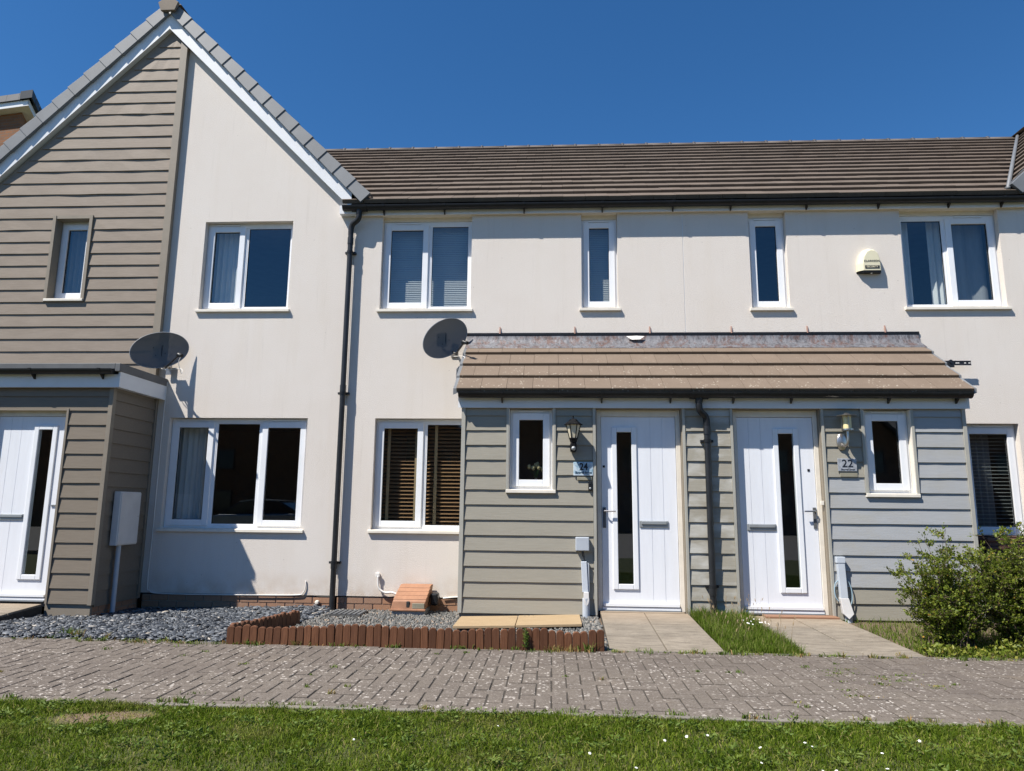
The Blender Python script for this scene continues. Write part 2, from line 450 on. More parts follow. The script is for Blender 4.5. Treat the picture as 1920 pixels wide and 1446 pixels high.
def mk_glass():
    m, t, b = new_mat('window_glass')
    t.nodes.remove(b)
    ge = t.nodes.new('ShaderNodeNewGeometry')
    dt = t.nodes.new('ShaderNodeVectorMath'); dt.operation = 'DOT_PRODUCT'
    t.links.new(ge.outputs['Incoming'], dt.inputs[0]); t.links.new(ge.outputs['Normal'], dt.inputs[1])
    ab = t.nodes.new('ShaderNodeMath'); ab.operation = 'ABSOLUTE'; t.links.new(dt.outputs['Value'], ab.inputs[0])
    om = t.nodes.new('ShaderNodeMath'); om.operation = 'SUBTRACT'; om.inputs[0].default_value = 1.0; t.links.new(ab.outputs[0], om.inputs[1])
    pw = t.nodes.new('ShaderNodeMath'); pw.operation = 'POWER'; pw.inputs[1].default_value = 5.0; t.links.new(om.outputs[0], pw.inputs[0])
    f2 = ramp(t, pw.outputs[0], 0, 1, 0.105, 0.95)
    tr = t.nodes.new('ShaderNodeBsdfTransparent'); tr.inputs[0].default_value = (0.80, 0.84, 0.83, 1)
    gl = t.nodes.new('ShaderNodeBsdfGlossy'); gl.inputs['Roughness'].default_value = 0.0
    gl.inputs['Color'].default_value = (0.92, 0.97, 1, 1)
    ms = t.nodes.new('ShaderNodeMixShader')
    t.links.new(f2, ms.inputs[0]); t.links.new(tr.outputs[0], ms.inputs[1]); t.links.new(gl.outputs[0], ms.inputs[2])
    t.links.new(ms.outputs[0], t.nodes['Material Output'].inputs[0])
    return m
M['glass'] = mk_glass()
M['room'] = basic('room_paint', (0.16, 0.155, 0.15), 0.9, var=0.1)
M['curtain'] = mk_wood('white_curtain', (0.70, 0.71, 0.72), (0.78, 0.79, 0.80), 0.9, (3, 3, 0.4), 0.05)
M['grey_curtain'] = mk_wood('grey_curtain', (0.27, 0.28, 0.30), (0.33, 0.34, 0.36), 0.9, (3, 3, 0.4), 0.05)
M['pleat'] = basic('blue_grey_blind', (0.50, 0.51, 0.52), 0.8, var=0.04)
M['blind_wood'] = mk_wood('dark_wood_slat', (0.27, 0.15, 0.075), (0.38, 0.22, 0.115), 0.5, (0.8, 9, 9), 0.05)
M['tape'] = basic('tan_ladder_tape', (0.50, 0.37, 0.22), 0.8)
M['white_slat'] = basic('pale_slat', (0.50, 0.52, 0.52), 0.6)
M['asphalt'] = basic('pale_bounce_road', (0.185, 0.172, 0.155), 0.9, var=0.2, nscale=9)  # road colour raised to throw warm bounce light onto the house fronts
M['car_paint'] = basic('silver_car_paint', (0.38, 0.40, 0.42), 0.25, 0.6, var=0.03)
M['dark_glass'] = basic('dark_glazing', (0.02, 0.022, 0.025), 0.08, var=0.05)
M['tulip'] = basic('cream_tulip', (0.70, 0.58, 0.30), 0.7)
M['stalk'] = basic('green_stalk', (0.05, 0.12, 0.03), 0.7)

# ------------------------------------------------------------------ mesh helpers
WL = {}      # object -> world location of its origin
def tag(o, label=None, cat=None, group=None, kind=None):
    if label: o['label'] = label
    if cat: o['category'] = cat
    if group: o['group'] = group
    if kind: o['kind'] = kind
    return o

def link(o, parent, wloc):
    wloc = Vector(wloc)
    COL.objects.link(o)
    if parent is not None:
        o.parent = parent
        o.location = wloc - WL[parent]
    else:
        o.location = wloc
    WL[o] = wloc
    return o

def thing(name, label, cat, loc, group=None):
    o = bpy.data.objects.new(name, None)
    o.empty_display_size = 0.2
    link(o, None, loc)
    return tag(o, label, cat, group)

class MB:
    def __init__(s):
        s.v = []; s.f = []
    def add(s, vs, fs):
        k = len(s.v)
        s.v += [tuple(p) for p in vs]
        s.f += [tuple(i+k for i in f) for f in fs]
        return s
    def box(s, x0, x1, y0, y1, z0, z1):
        v = [(x0,y0,z0),(x1,y0,z0),(x1,y1,z0),(x0,y1,z0),(x0,y0,z1),(x1,y0,z1),(x1,y1,z1),(x0,y1,z1)]
        return s.add(v, [(0,3,2,1),(4,5,6,7),(0,1,5,4),(1,2,6,5),(2,3,7,6),(3,0,4,7)])
    def prism(s, poly, ext):
        """poly: counter-clockwise seen from the side opposite to ext"""
        n = len(poly); e = Vector(ext)
        a = [Vector(p) for p in poly]; b = [p+e for p in a]
        fs = [tuple(reversed(range(n))), tuple(range(n, 2*n))]
        fs += [(i, (i+1) % n, (i+1) % n+n, i+n) for i in range(n)]
        return s.add(a+b, fs)
    def quad(s, a, b, c, d):
        return s.add([a, b, c, d], [(0, 1, 2, 3)])
    def tube(s, path, r, n=10, cap=True):
        path = [Vector(p) for p in path]
        rs = r if isinstance(r, (list, tuple)) else [r]*len(path)
        rings = []; ref = None
        for i, p in enumerate(path):
            d = (path[min(i+1, len(path)-1)] - path[max(i-1, 0)]).normalized()
            if ref is None:
                ref = Vector((0, 0, 1)) if abs(d.z) < 0.9 else Vector((1, 0, 0))
            u = (ref - d*ref.dot(d)).normalized(); ref = u
            w_ = d.cross(u)
            rings.append([p + (u*math.cos(2*math.pi*k/n) + w_*math.sin(2*math.pi*k/n))*rs[i] for k in range(n)])
        vs = [q for ring in rings for q in ring]; fs = []
        for i in range(len(path)-1):
            for k in range(n):
                a = i*n+k; b_ = i*n+(k+1) % n
                fs.append((a, b_, b_+n, a+n))
        if cap:
            fs.append(tuple(reversed(range(n)))); fs.append(tuple(range((len(path)-1)*n, len(path)*n)))
        return s.add(vs, fs)
    def lathe(s, prof, c, n=16, axis='Z', mat=None):
        """prof: list of (radius, height)"""
        vs = []; fs = []
        for r, h in prof:
            for k in range(n):
                a = 2*math.pi*k/n
                p = Vector((r*math.cos(a), r*math.sin(a), h))
                if axis == 'Y': p = Vector((p.x, -p.z, p.y))
                if mat is not None: p = mat @ p
                vs.append(p + Vector(c))
        for i in range(len(prof)-1):
            for k in range(n):
                a = i*n+k; b_ = i*n+(k+1) % n
                fs.append((a, b_, b_+n, a+n))
        return s.add(vs, fs)
    def mesh(s, name, mat, origin, smooth=False):
        me = bpy.data.meshes.new(name)
        o = Vector(origin)
        me.from_pydata([Vector(p)-o for p in s.v], [], s.f)
        if mat is not None: me.materials.append(mat)
        if smooth:
            me.polygons.foreach_set('use_smooth', [True]*len(me.polygons))
        me.update()
        return me
    def build(s, name, mat, parent=None, origin=None, smooth=False, bevel=0.0, fix=False, angle=None):
        xs = np.array(s.v)
        if origin is None:
            lo, hi = xs.min(0), xs.max(0)
            origin = Vector(((lo[0]+hi[0])/2, (lo[1]+hi[1])/2, lo[2]))
        me = s.mesh(name, mat, origin, smooth)
        if fix:
            bm = bmesh.new(); bm.from_mesh(me)
            bmesh.ops.recalc_face_normals(bm, faces=bm.faces[:])
            bm.to_mesh(me); bm.free()
        if smooth and angle:
            me.set_sharp_from_angle(angle=math.radians(angle))
        ob = bpy.data.objects.new(name, me)
        link(ob, parent, origin)
        if bevel:
            md = ob.modifiers.new('bevel', 'BEVEL'); md.width = bevel; md.segments = 2; md.limit_method = 'ANGLE'
        return ob

def piece(name, me, parent, loc, rot=None, scale=None):
    o = bpy.data.objects.new(name, me)
    link(o, parent, loc)
    if rot: o.rotation_euler = rot
    if scale: o.scale = scale
    return o

def np_obj(name, V, F, mat, parent=None, tint=None, origin=(0, 0, 0), smooth=False):
    """V (n,3), F (m,k) all faces with k corners; tint one value per vertex"""
    me = bpy.data.meshes.new(name)
    V = np.asarray(V, dtype=np.float32) - np.array(origin, dtype=np.float32)
    F = np.asarray(F, dtype=np.int32)
    m, k = F.shape
    me.vertices.add(len(V)); me.vertices.foreach_set('co', V.ravel())
    me.loops.add(m*k); me.loops.foreach_set('vertex_index', F.ravel())
    me.polygons.add(m); me.polygons.foreach_set('loop_start', np.arange(0, m*k, k, dtype=np.int32))
    me.update(calc_edges=True)
    if smooth:
        me.polygons.foreach_set('use_smooth', np.ones(m, dtype=bool))
    if tint is not None:
        a = me.attributes.new('tint', 'FLOAT', 'POINT')
        a.data.foreach_set('value', np.asarray(tint, dtype=np.float32))
    me.materials.append(mat)
    o = bpy.data.objects.new(name, me)
    link(o, parent, origin)
    return o

def text(name, s, size, mat, parent, loc, bold=0.0, sx=1.0, ext=0.0008, shear=0.0):
    cu = bpy.data.curves.new(name, 'FONT')
    cu.body = s; cu.size = size; cu.align_x = 'CENTER'; cu.align_y = 'CENTER'
    cu.extrude = ext; cu.offset = bold; cu.shear = shear
    tmp = bpy.data.objects.new('tmp', cu)
    COL.objects.link(tmp)
    dg = bpy.context.evaluated_depsgraph_get()
    me = bpy.data.meshes.new_from_object(tmp.evaluated_get(dg))
    bpy.data.objects.remove(tmp)
    me.transform(Matrix.Rotation(math.radians(90), 4, 'X') @ Matrix.Diagonal((sx, 1, 1, 1)))
    me.materials.clear(); me.materials.append(mat)
    me.name = name
    o = bpy.data.objects.new(name, me)
    return link(o, parent, loc)

def wall_mesh(mb, x0, x1, z0, z1, holes, y0, y1):
    xs = sorted({x0, x1} | {h[0] for h in holes} | {h[1] for h in holes})
    zs = sorted({z0, z1} | {h[2] for h in holes} | {h[3] for h in holes})
    def solid(i, j):
        if i < 0 or j < 0 or i >= len(xs)-1 or j >= len(zs)-1: return False
        cx, cz = (xs[i]+xs[i+1])/2, (zs[j]+zs[j+1])/2
        return not any(h[0] < cx < h[1] and h[2] < cz < h[3] for h in holes)
    for i in range(len(xs)-1):
        for j in range(len(zs)-1):
            if not solid(i, j): continue
            a, b, c, d = xs[i], xs[i+1], zs[j], zs[j+1]
            mb.quad((a,y0,c),(b,y0,c),(b,y0,d),(a,y0,d))
            mb.quad((b,y1,c),(a,y1,c),(a,y1,d),(b,y1,d))
            if not solid(i-1, j): mb.quad((a,y1,c),(a,y0,c),(a,y0,d),(a,y1,d))
            if not solid(i+1, j): mb.quad((b,y0,c),(b,y1,c),(b,y1,d),(b,y0,d))
            if not solid(i, j-1): mb.quad((a,y1,c),(b,y1,c),(b,y0,c),(a,y0,c))
            if not solid(i, j+1): mb.quad((a,y0,d),(b,y0,d),(b,y1,d),(a,y1,d))
    return mb

def ring(mb, x0, x1, z0, z1, wd, y0, y1, top=None):
    tw = top or wd
    mb.box(x0, x0+wd, y0, y1, z0, z1); mb.box(x1-wd, x1, y0, y1, z0, z1)
    mb.box(x0+wd, x1-wd, y0, y1, z0, z0+wd); mb.box(x0+wd, x1-wd, y0, y1, z1-tw, z1)
    return mb

def window(parent, x0, x1, z0, z1, yw, lights, reveal=0.085, sill=True, sx0=0.03, sx1=0.03, head=0.0, label=None, vents=True, fw_=0.045):
    """lights: list of (share, 'sash' | 'fixed'); returns the window (its frame) and the glazed openings"""
    zt = z1 - head
    ya, yb = yw+reveal, yw+reveal+0.07
    fr = MB()
    ring(fr, x0+0.002, x1-0.002, z0+0.004, zt-0.002, fw_, ya, yb, top=fw_+0.012)
    tot = sum(l[0] for l in lights)
    W_ = (x1-x0-2*fw_)
    xs = [x0+fw_]
    for l in lights: xs.append(xs[-1] + W_*l[0]/tot)
    for xm in xs[1:-1]:
        fr.box(xm-0.024, xm+0.024, ya+0.002, yb-0.002, z0+fw_, zt-fw_-0.012)
    win = fr.build('window', M['upvc'], parent, bevel=0.003)
    if head:
        m = MB(); m.box(x0+0.003, x1-0.003, ya-0.012, yb, zt, z1+0.004); m.build('head_packer', M['cream'], win)
    if label: win['label'] = label
    opens = []
    for i, (sh, kind) in enumerate(lights):
        a = xs[i] + (0.024 if i > 0 else 0); b = xs[i+1] - (0.024 if i < len(lights)-1 else 0)
        c, d = z0+fw_, zt-fw_-0.012
        if kind == 'sash':
            m = MB(); ring(m, a-0.014, b+0.014, c-0.012, d+0.012, 0.074, ya-0.018, ya+0.03)
            m.build('sash', M['upvc'], win, bevel=0.004)
            g = (a+0.060, b-0.060, c+0.062, d-0.062); yg = ya+0.004
            if vents:
                m = MB(); xm = (a+b)/2; hw = min(0.17, (b-a)*0.36)
                m.box(xm-hw, xm+hw, ya-0.014, ya-0.001, d+0.024, d+0.042)
                m.build('trickle_vent', M['upvc'], win)
        else:
            m = MB(); ring(m, a-0.001, b+0.001, c-0.001, d+0.001, 0.014, ya+0.006, ya+0.03)
            m.build('glazing_bead', M['upvc'], win)
            g = (a+0.013, b-0.013, c+0.013, d-0.013); yg = ya+0.014
        m = MB(); ring(m, g[0]-0.002, g[1]+0.002, g[2]-0.002, g[3]+0.002, 0.006, yg-0.002, yg+0.016)
        m.build('gasket', M['rubber'], win)
        m = MB(); m.quad((g[0],yg+0.006,g[2]),(g[1],yg+0.006,g[2]),(g[1],yg+0.006,g[3]),(g[0],yg+0.006,g[3]))
        m.build('pane', M['glass'], win)
        opens.append(g)
    if sill:
        m = MB()
        m.prism([(x0-sx0, ya+0.02, z0+0.010), (x0-sx0, yw-0.038, z0-0.006), (x0-sx0, yw-0.038, z0-0.040), (x0-sx0, ya+0.02, z0-0.040)], (x1-x0+sx0+sx1, 0, 0))
        m.build('sill', M['cream'], win, bevel=0.003, fix=True)
    return win, opens

def board(parent, x0b, x1b, x0t, x1t, z0, z1, yf, mat, side=False, lift=0.0014, n=5):
    """one lap board facing -Y (or, with side, facing +X; then x runs along world Y and yf is world X)"""
    vs = []; fs = []
    for i in range(n+1):
        u = i/n
        xb = x0b+(x1b-x0b)*u; xt = x0t+(x1t-x0t)*u
        j = random.uniform(-1, 1)*lift; jz = random.uniform(-1, 1)*lift*0.8
        vs += [(xt, yf-0.0022, z1), (xb, yf-0.0165+j, z0+jz), (xb, yf, z0+jz), (xt, yf, z1)]
    for i in range(n):
        a = i*4; b = a+4
        fs += [(a, a+1, b+1, b), (a+1, a+2, b+2, b+1), (a+3, a, b, b+3)]
    fs += [(0, 3, 2, 1), (n*4, n*4+1, n*4+2, n*4+3)]
    if side:
        vs = [(-(y - yf) + yf, x, z) for x, y, z in vs]
    return MB().add(vs, fs).build('board', mat, parent)

PY = -0.92
# ================================================================== THE SETTING
m = MB(); m.quad((-400,-400,-0.13),(400,-400,-0.13),(400,600,-0.13),(-400,600,-0.13))
tag(m.build('ground', M['turf'], origin=(0,0,-0.13)), kind='structure')
m = MB()
nx, ny = 60, 24
gx = np.linspace(-9, 9, nx+1); gy = np.linspace(-11.5, -4.375, ny+1)
LV = [(x, y, 0.0 + 0.012*math.sin(x*2.1+y)*math.sin(y*2.7) - 0.012) for y in gy for x in gx]
m.add(LV, [(j*(nx+1)+i, j*(nx+1)+i+1, (j+1)*(nx+1)+i+1, (j+1)*(nx+1)+i) for j in range(ny) for i in range(nx)])
tag(m.build('lawn', M['turf'], origin=(0,0,0)), kind='structure')
m = MB(); m.box(-60, 60, -31, -11.5, -0.3, -0.03)  # unseen road behind the camera, made wide and pale to bounce light
tag(m.build('road', M['asphalt']), kind='structure')

# block paving: sand bed + individual pavers in 90 degree herringbone, a stretcher course along each edge
m = MB(); m.box(-9, 9, -4.335, -2.425, -0.12, -0.0055)
pav = tag(m.build('pavement', M['joint'], origin=(0,-3.4,-0.12)), kind='structure')
U = 0.1022
def paver_mesh(lx, ly):
    g, c, h = 0.0048, 0.003, 0.06
    a, b = lx/2-g, ly/2-g
    v = [(-a,-b,-h),(a,-b,-h),(a,b,-h),(-a,b,-h),(-a,-b,-c),(a,-b,-c),(a,b,-c),(-a,b,-c),(-a+c,-b+c,0),(a-c,-b+c,0),(a-c,b-c,0),(-a+c,b-c,0)]
    f = [(8,9,10,11)]
    for lo in (0, 4):
        for k in range(4):
            f.append((lo+k, lo+(k+1) % 4, lo+4+(k+1) % 4, lo+4+k))
    return MB().add(v, f)
pm_h = paver_mesh(2*U, U); pm_v = paver_mesh(U, 2*U)
me_h = pm_h.mesh('paver', M['paver'], (0,0,0)); me_v = pm_v.mesh('paver', M['paver'], (0,0,0))
pl = []
ROWS = 17
Y0 = -4.335 + U
def off(): return (random.uniform(-.0012,.0012), random.uniform(-.0012,.0012), random.uniform(-.0035,.0025))
half_h = paver_mesh(U, U); me_s = half_h.mesh('paver', M['paver'], (0,0,0))
for j in range(ROWS):
    for i in range(-56, 46):
        s_ = (i - j) % 4
        x = i*U; y = Y0 + j*U
        if s_ == 0: pl.append((me_h, pm_h, x+U, y+U/2))
        elif s_ == 3:
            if j+1 < ROWS: pl.append((me_v, pm_v, x+U/2, y+U))
            else: pl.append((me_s, half_h, x+U/2, y+U/2))
        elif s_ == 2 and j == 0: pl.append((me_s, half_h, x+U/2, y+U/2))
for yb in (Y0 - U/2, Y0 + ROWS*U + U/2):
    for i in range(-29, 24):
        pl.append((me_h, pm_h, i*2*U+0.06, yb))
def vis_rank(e):
    d = math.hypot(e[2], e[3]-CAM_Y)
    inside = abs(e[2]-(-0.057*(e[3]-CAM_Y))) < 0.72*(e[3]-CAM_Y)+0.1
    return (0 if inside else 1, d)
pl.sort(key=vis_rank)
for me, _, x, y in pl[:300]:
    o_ = off()
    piece('paver', me, pav, (x+o_[0], y+o_[1], o_[2]), (random.uniform(-.006,.006), random.uniform(-.006,.006), random.uniform(-.006,.006)))
rest = MB()
for _, b, x, y in pl[300:]:
    o_ = off(); tl = random.uniform(-.006,.006)
    rest.add([(p[0]+x+o_[0], p[1]+y+o_[1], p[2]+o_[2]+p[0]*tl) for p in b.v], b.f)
rp = tag(rest.build('paver', M['paver'], pav), kind='stuff')
ta = rp.data.attributes.new('tint', 'FLOAT', 'POINT')
ta.data.foreach_set('value', np.repeat(np.random.default_rng(3).uniform(0, 1, len(rest.v)//12), 12).astype(np.float32))
m = MB()
for i in range(-10, 10):
    m.box(i*0.915+0.003, i*0.915+0.912, -4.385, -4.339, -0.15, 0.006+0.003*math.sin(i*5.1))
tag(m.build('kerb', M['kerb'], bevel=0.004), kind='structure')
m = MB(); m.box(-9, 9, -2.423, -2.405, -0.15, 0.004)
tag(m.build('path_edging', M['kerb']), kind='structure')

# soil beds behind the paving
def gz(x, y):
    """ground height of the front gardens"""
    u = min(1, max(0, (y+2.4)/2.4))
    if x < -2.7: return 0.01 - 0.085*u*min(1, max(0.25, (-x-2.2)/2.5))
    if x < 0.5: return 0.012 - 0.045*u + (0.075*min(1, max(0, (x+1.1)/0.8))*min(1, (y+2.4)/1.4))
    return 0.0 + 0.085*min(1, max(0, (y+2.4)/1.4))
m = MB()
gx = np.linspace(-9, 9, 91); gy = np.linspace(-2.405, 0.05, 14)
m.add([(x, y, gz(x, y)-0.022) for y in gy for x in gx], [(j*91+i, j*91+i+1, (j+1)*91+i+1, (j+1)*91+i) for j in range(13) for i in range(90)])
tag(m.build('garden_soil', M['soil'], origin=(0,-1.2,0)), kind='structure')

# slab paths, falling from the doors to the paving
def slab_path(xl0, xr0, xl1, xr1, cols, rows, zt):
    """(xl0, xr0) at the paving, (xl1, xr1) at the door"""
    ya, yb = -2.402, PY-0.02
    z0, z1 = 0.004, zt
    m = MB()
    m.add([(xl0,ya,z0-.02),(xr0,ya,z0-.02),(xr1,yb,z1-.02),(xl1,yb,z1-.02),(xl0,ya,-.15),(xr0,ya,-.15),(xr1,yb,-.15),(xl1,yb,-.15)],
          [(0,1,2,3),(5,4,7,6),(4,5,1,0),(5,6,2,1),(6,7,3,2),(7,4,0,3)])
    p = tag(m.build('path', M['joint']), kind='structure')
    for r in range(rows):
        for c in range(cols):
            q = []
            for (uu, vv) in ((c/cols, r/rows), ((c+1)/cols, r/rows), ((c+1)/cols, (r+1)/rows), (c/cols, (r+1)/rows)):
                xa = xl0+(xl1-xl0)*vv; xb = xr0+(xr1-xr0)*vv
                q.append(Vector((xa+(xb-xa)*uu, ya+(yb-ya)*vv, z0+(z1-z0)*vv)))
            cen = sum(q, Vector())/4
            dz = random.uniform(-.0025, .0025)
            q = [cen + (v-cen)*0.983 + Vector((0,0,dz)) for v in q]
            b = MB(); b.prism([v - Vector((0,0,0.045)) for v in q][::-1], (0,0,0.045))
            b.build('slab', M['slab'], p, bevel=0.006, fix=True)
    return p
slab_path(0.495, 1.475, 0.515, 1.435, 2, 3, 0.118)
slab_path(2.13, 3.12, 2.01, 2.935, 2, 3, 0.112)
slab_path(-7.0, -5.63, -7.0, -5.61, 2, 3, 0.095)

# ================================================================== HOUSES
XJ = 1.68
brick_me = MB().box(-0.1055, 0.1055, -0.012, 0.05, -0.0315, 0.0315)
brick_me_ = brick_me.mesh('brick', M['brick'], (0,0,0))
def plinth(parent, x0, x1, z0, courses, yf, side=False):
    m = MB()
    if side: m.box(yf-0.05, yf-0.003, x0, x1, z0-0.15, z0+courses*0.075)
    else: m.box(x0, x1, yf+0.003, yf+0.05, z0-0.15, z0+courses*0.075)
    m.build('mortar_bed', M['mortar'], parent)
    for c in range(courses):
        x = x0 + (0.11 if c % 2 else 0.0)
        if c % 2: rows = [(x0, x0+0.10)]
        else: rows = []
        while x < x1-0.03:
            rows.append((x, min(x+0.2155, x1))); x += 0.225
        for a, b in rows:
            s_ = (b-a-0.005)/0.211
            if s_ <= 0.05: continue
            zc = z0+0.0375+c*0.075
            if side: piece('brick', brick_me_, parent, (yf, (a+b)/2, zc), (0,0,math.pi/2), (s_,1,1))
            else: piece('brick', brick_me_, parent, ((a+b)/2, yf+0.004+random.uniform(-.001,.001), zc), None, (s_,1,1))

def room(parent, x0, x1, y0, y1, z0, z1, mat='room'):
    m = MB()
    m.quad((x0,y1,z0),(x1,y1,z0),(x1,y1,z1),(x0,y1,z1))
    m.quad((x0,y0,z0),(x0,y1,z0),(x0,y1,z1),(x0,y0,z1))
    m.quad((x1,y1,z0),(x1,y0,z0),(x1,y0,z1),(x1,y1,z1))
    m.quad((x0,y0,z1),(x0,y1,z1),(x1,y1,z1),(x1,y0,z1))
    m.quad((x0,y1,z0),(x0,y0,z0),(x1,y0,z0),(x1,y1,z0))
    return m.build('room', M[mat], parent)

EAVE_Y, EAVE_Z, RIDGE_Y, RIDGE_Z = -0.10, 5.12, 4.0, 8.08
PITCH_R = math.atan2(RIDGE_Z-EAVE_Z, RIDGE_Y-EAVE_Y)
def tile_mesh(wd, ln, th, tilt, mat):
    """a flat interlocking tile: origin at its lower edge, running up +Y; lower edge lifted by the tile below"""
    h = wd/2-0.0016
    v = []
    for x in (-h, h):
        v += [(x, 0, 0.004), (x, 0, th), (x, 0.006, th+0.004), (x, ln, th*0.35), (x, ln, 0)]
    n = 5
    f = [tuple(reversed(range(n))), tuple(range(n, 2*n))] + [(i, (i+1) % n, (i+1) % n+n, i+n) for i in range(n)]
    mb = MB().add(v, f)
    me = mb.mesh('roof_tile', mat, (0,0,0))
    bm = bmesh.new(); bm.from_mesh(me); bmesh.ops.recalc_face_normals(bm, faces=bm.faces[:]); bm.to_mesh(me); bm.free()
    return me

GAUGE = math.hypot(RIDGE_Y-EAVE_Y, RIDGE_Z-EAVE_Z)/15
main_tile = tile_mesh(0.29, GAUGE+0.03, 0.058, 0, M['roof_tile'])
def main_roof(parent, x0, x1, phase):
    th = PITCH_R
    dirv = Vector((0, math.cos(th), math.sin(th))); nrm = Vector((0, -math.sin(th), math.cos(th)))
    m = MB()
    a = Vector((0, 0.16, EAVE_Z+(0.16-EAVE_Y)*math.tan(th)-0.02)); b = Vector((0, RIDGE_Y, RIDGE_Z-0.02)); back = Vector((0, 8.1, EAVE_Z-0.02))
    m.prism([(x0, a.y, a.z), (x0, b.y, b.z), (x0, back.y, back.z), (x0, 0.16, back.z)], (x1-x0, 0, 0))
    m.build('roof', M['dark_tile'], parent, fix=True)
    for c in range(15):
        base = Vector((0, EAVE_Y, EAVE_Z)) + dirv*(GAUGE*c)
        k0 = math.floor((x0-0.3)/0.29); 
        for k in range(k0, math.ceil((x1+0.3)/0.29)+1):
            x = k*0.29 + (0.145 if c % 2 else 0) + phase
            if x-0.10 < x0 or x-0.10 >= x1: continue
            vl = -2.45 - (base.z-5.1)            # left valley
            vr = 5.72 + (base.z-5.1)
            if x+0.145 < vl-0.1 or x-0.145 > vr+0.12: continue
            p = base + nrm*random.uniform(-0.0015, 0.002)
            piece('roof_tile', main_tile, parent, (x, p.y, p.z), (th + random.uniform(-.004,.004), 0, random.uniform(-.004,.004)))
    # half-round ridge tiles
    prof = [(-0.115,-0.085),(-0.07,-0.012),(0,0.012),(0.07,-0.012),(0.115,-0.085)]
    rm = MB(); L = 0.444
    v = [(sx*L/2, y, z) for sx in (-1,1) for y, z in prof]
    rm.add(v, [(i, i+1, i+6, i+5) for i in range(4)] + [(4,3,2,1,0),(5,6,7,8,9)])
    rme = rm.mesh('ridge_tile', M['ridge_grey'], (0,0,0), True)
    k = math.ceil(x0/0.45)
    while k*0.45+0.225 < x1+0.2:
        x = k*0.45+0.225
        if -5.4 < x < 8.75:
            piece('ridge_tile', rme, parent, (x, RIDGE_Y, RIDGE_Z+0.025+random.uniform(-.003,.003)))
            piece('ridge_collar', coll_me, parent, (x-0.225, RIDGE_Y, RIDGE_Z+0.031))
        k += 1
cm = MB(); v = [(sx*0.02, y*1.06, z*1.06+0.008) for sx in (-1,1) for y, z in [(-0.115,-0.085),(-0.07,-0.012),(0,0.012),(0.07,-0.012),(0.115,-0.085)]]
cm.add(v, [(i, i+1, i+6, i+5) for i in range(4)] + [(4,3,2,1,0),(5,6,7,8,9)])
coll_me = cm.mesh('ridge_collar', M['dark_tile'], (0,0,0), True)

SOF = 4.985      # soffit level
def eaves(parent, x0, x1):
    m = MB(); m.box(x0, x1, -0.062, -0.040, SOF-0.008, SOF+0.115)
    m.build('fascia', M['fascia'], parent)
    m = MB(); m.box(x0, x1, -0.040, 0.115, SOF, SOF+0.012)
    m.build('soffit', M['cream'], parent)

# ---- terraced house no. 24
h24 = thing('terraced_house', 'white rendered terraced house, left of the joint, with black drainpipe and wooden blinds downstairs', 'house', (-0.45, 1, 0), 'terraced houses with brown tiled roof')
H24 = [(-2.23,-1.045,3.71,SOF),(0.38,0.845,3.71,SOF),(-2.22,-1.03,0.915,2.29)]
wall_mesh(MB(), -2.60, XJ-0.004, 0.125, SOF-0.001, H24, 0, 0.14).build('wall', M['render'], h24)
plinth(h24, -2.60, -0.98, -0.04, 2, 0.014)
m = MB(); m.box(-2.58, XJ-0.02, 7.85, 8.0, -0.1, 5.05); m.build('back_wall', M['render'], h24)
window(h24, -2.23, -1.045, 3.71, SOF, 0, [(0.52,'sash'),(0.48,'fixed')], head=0.055)
window(h24, 0.38, 0.845, 3.71, SOF, 0, [(1,'sash')], head=0.055)
window(h24, -2.22, -1.03, 0.915, 2.29, 0, [(0.52,'sash'),(0.48,'fixed')])
room(h24, -2.55, XJ-0.08, 0.14, 3.6, 2.62, 4.97); room(h24, -2.55, XJ-0.08, 0.14, 3.6, 0.0, 2.5)
main_roof(h24, -3.4-1.9, XJ-0.001, 0.0)
eaves(h24, -2.56, XJ)
# ---- terraced house no. 22
h22 = thing('terraced_house', 'white rendered terraced house, right of the joint, with the ivory alarm box', 'house', (3.8, 1, 0), 'terraced houses with brown tiled roof')
H22 = [(2.515,2.985,3.70,SOF),(4.405,5.61,3.70,SOF),(4.39,5.58,0.925,2.25)]
wall_mesh(MB(), XJ+0.004, 5.98, 0.125, SOF-0.001, H22, 0, 0.14).build('wall', M['render'], h22)
m = MB(); m.box(XJ-0.006, XJ+0.006, 0.004, 0.02, 3.3, SOF-0.001); m.build('movement_joint', M['fascia'], h22)
plinth(h22, 4.45, 5.98, -0.04, 2, 0.014)
m = MB(); m.box(XJ+0.02, 5.96, 7.85, 8.0, -0.1, 5.05); m.build('back_wall', M['render'], h22)
window(h22, 2.515, 2.985, 3.70, SOF, 0, [(1,'sash')], head=0.055)
window(h22, 4.405, 5.61, 3.70, SOF, 0, [(0.48,'fixed'),(0.52,'sash')], head=0.055)
window(h22, 4.39, 5.58, 0.925, 2.25, 0, [(0.47,'fixed'),(0.53,'sash')])
room(h22, XJ+0.08, 5.92, 0.14, 3.6, 2.62, 4.97); room(h22, XJ+0.08, 5.92, 0.14, 3.6, 0.0, 2.5)
main_roof(h22, XJ+0.001, 9.6, 0.0)
eaves(h22, XJ+0.001, 5.95)
vm = MB()
va = Vector((5.70, -0.12, 5.20)); vb = Vector((8.66, 3.96, 8.14))
vm.tube([va, va.lerp(vb, .5), vb], 0.028, 6)
vm.build('valley_strip', M['verge'], h22, smooth=True)

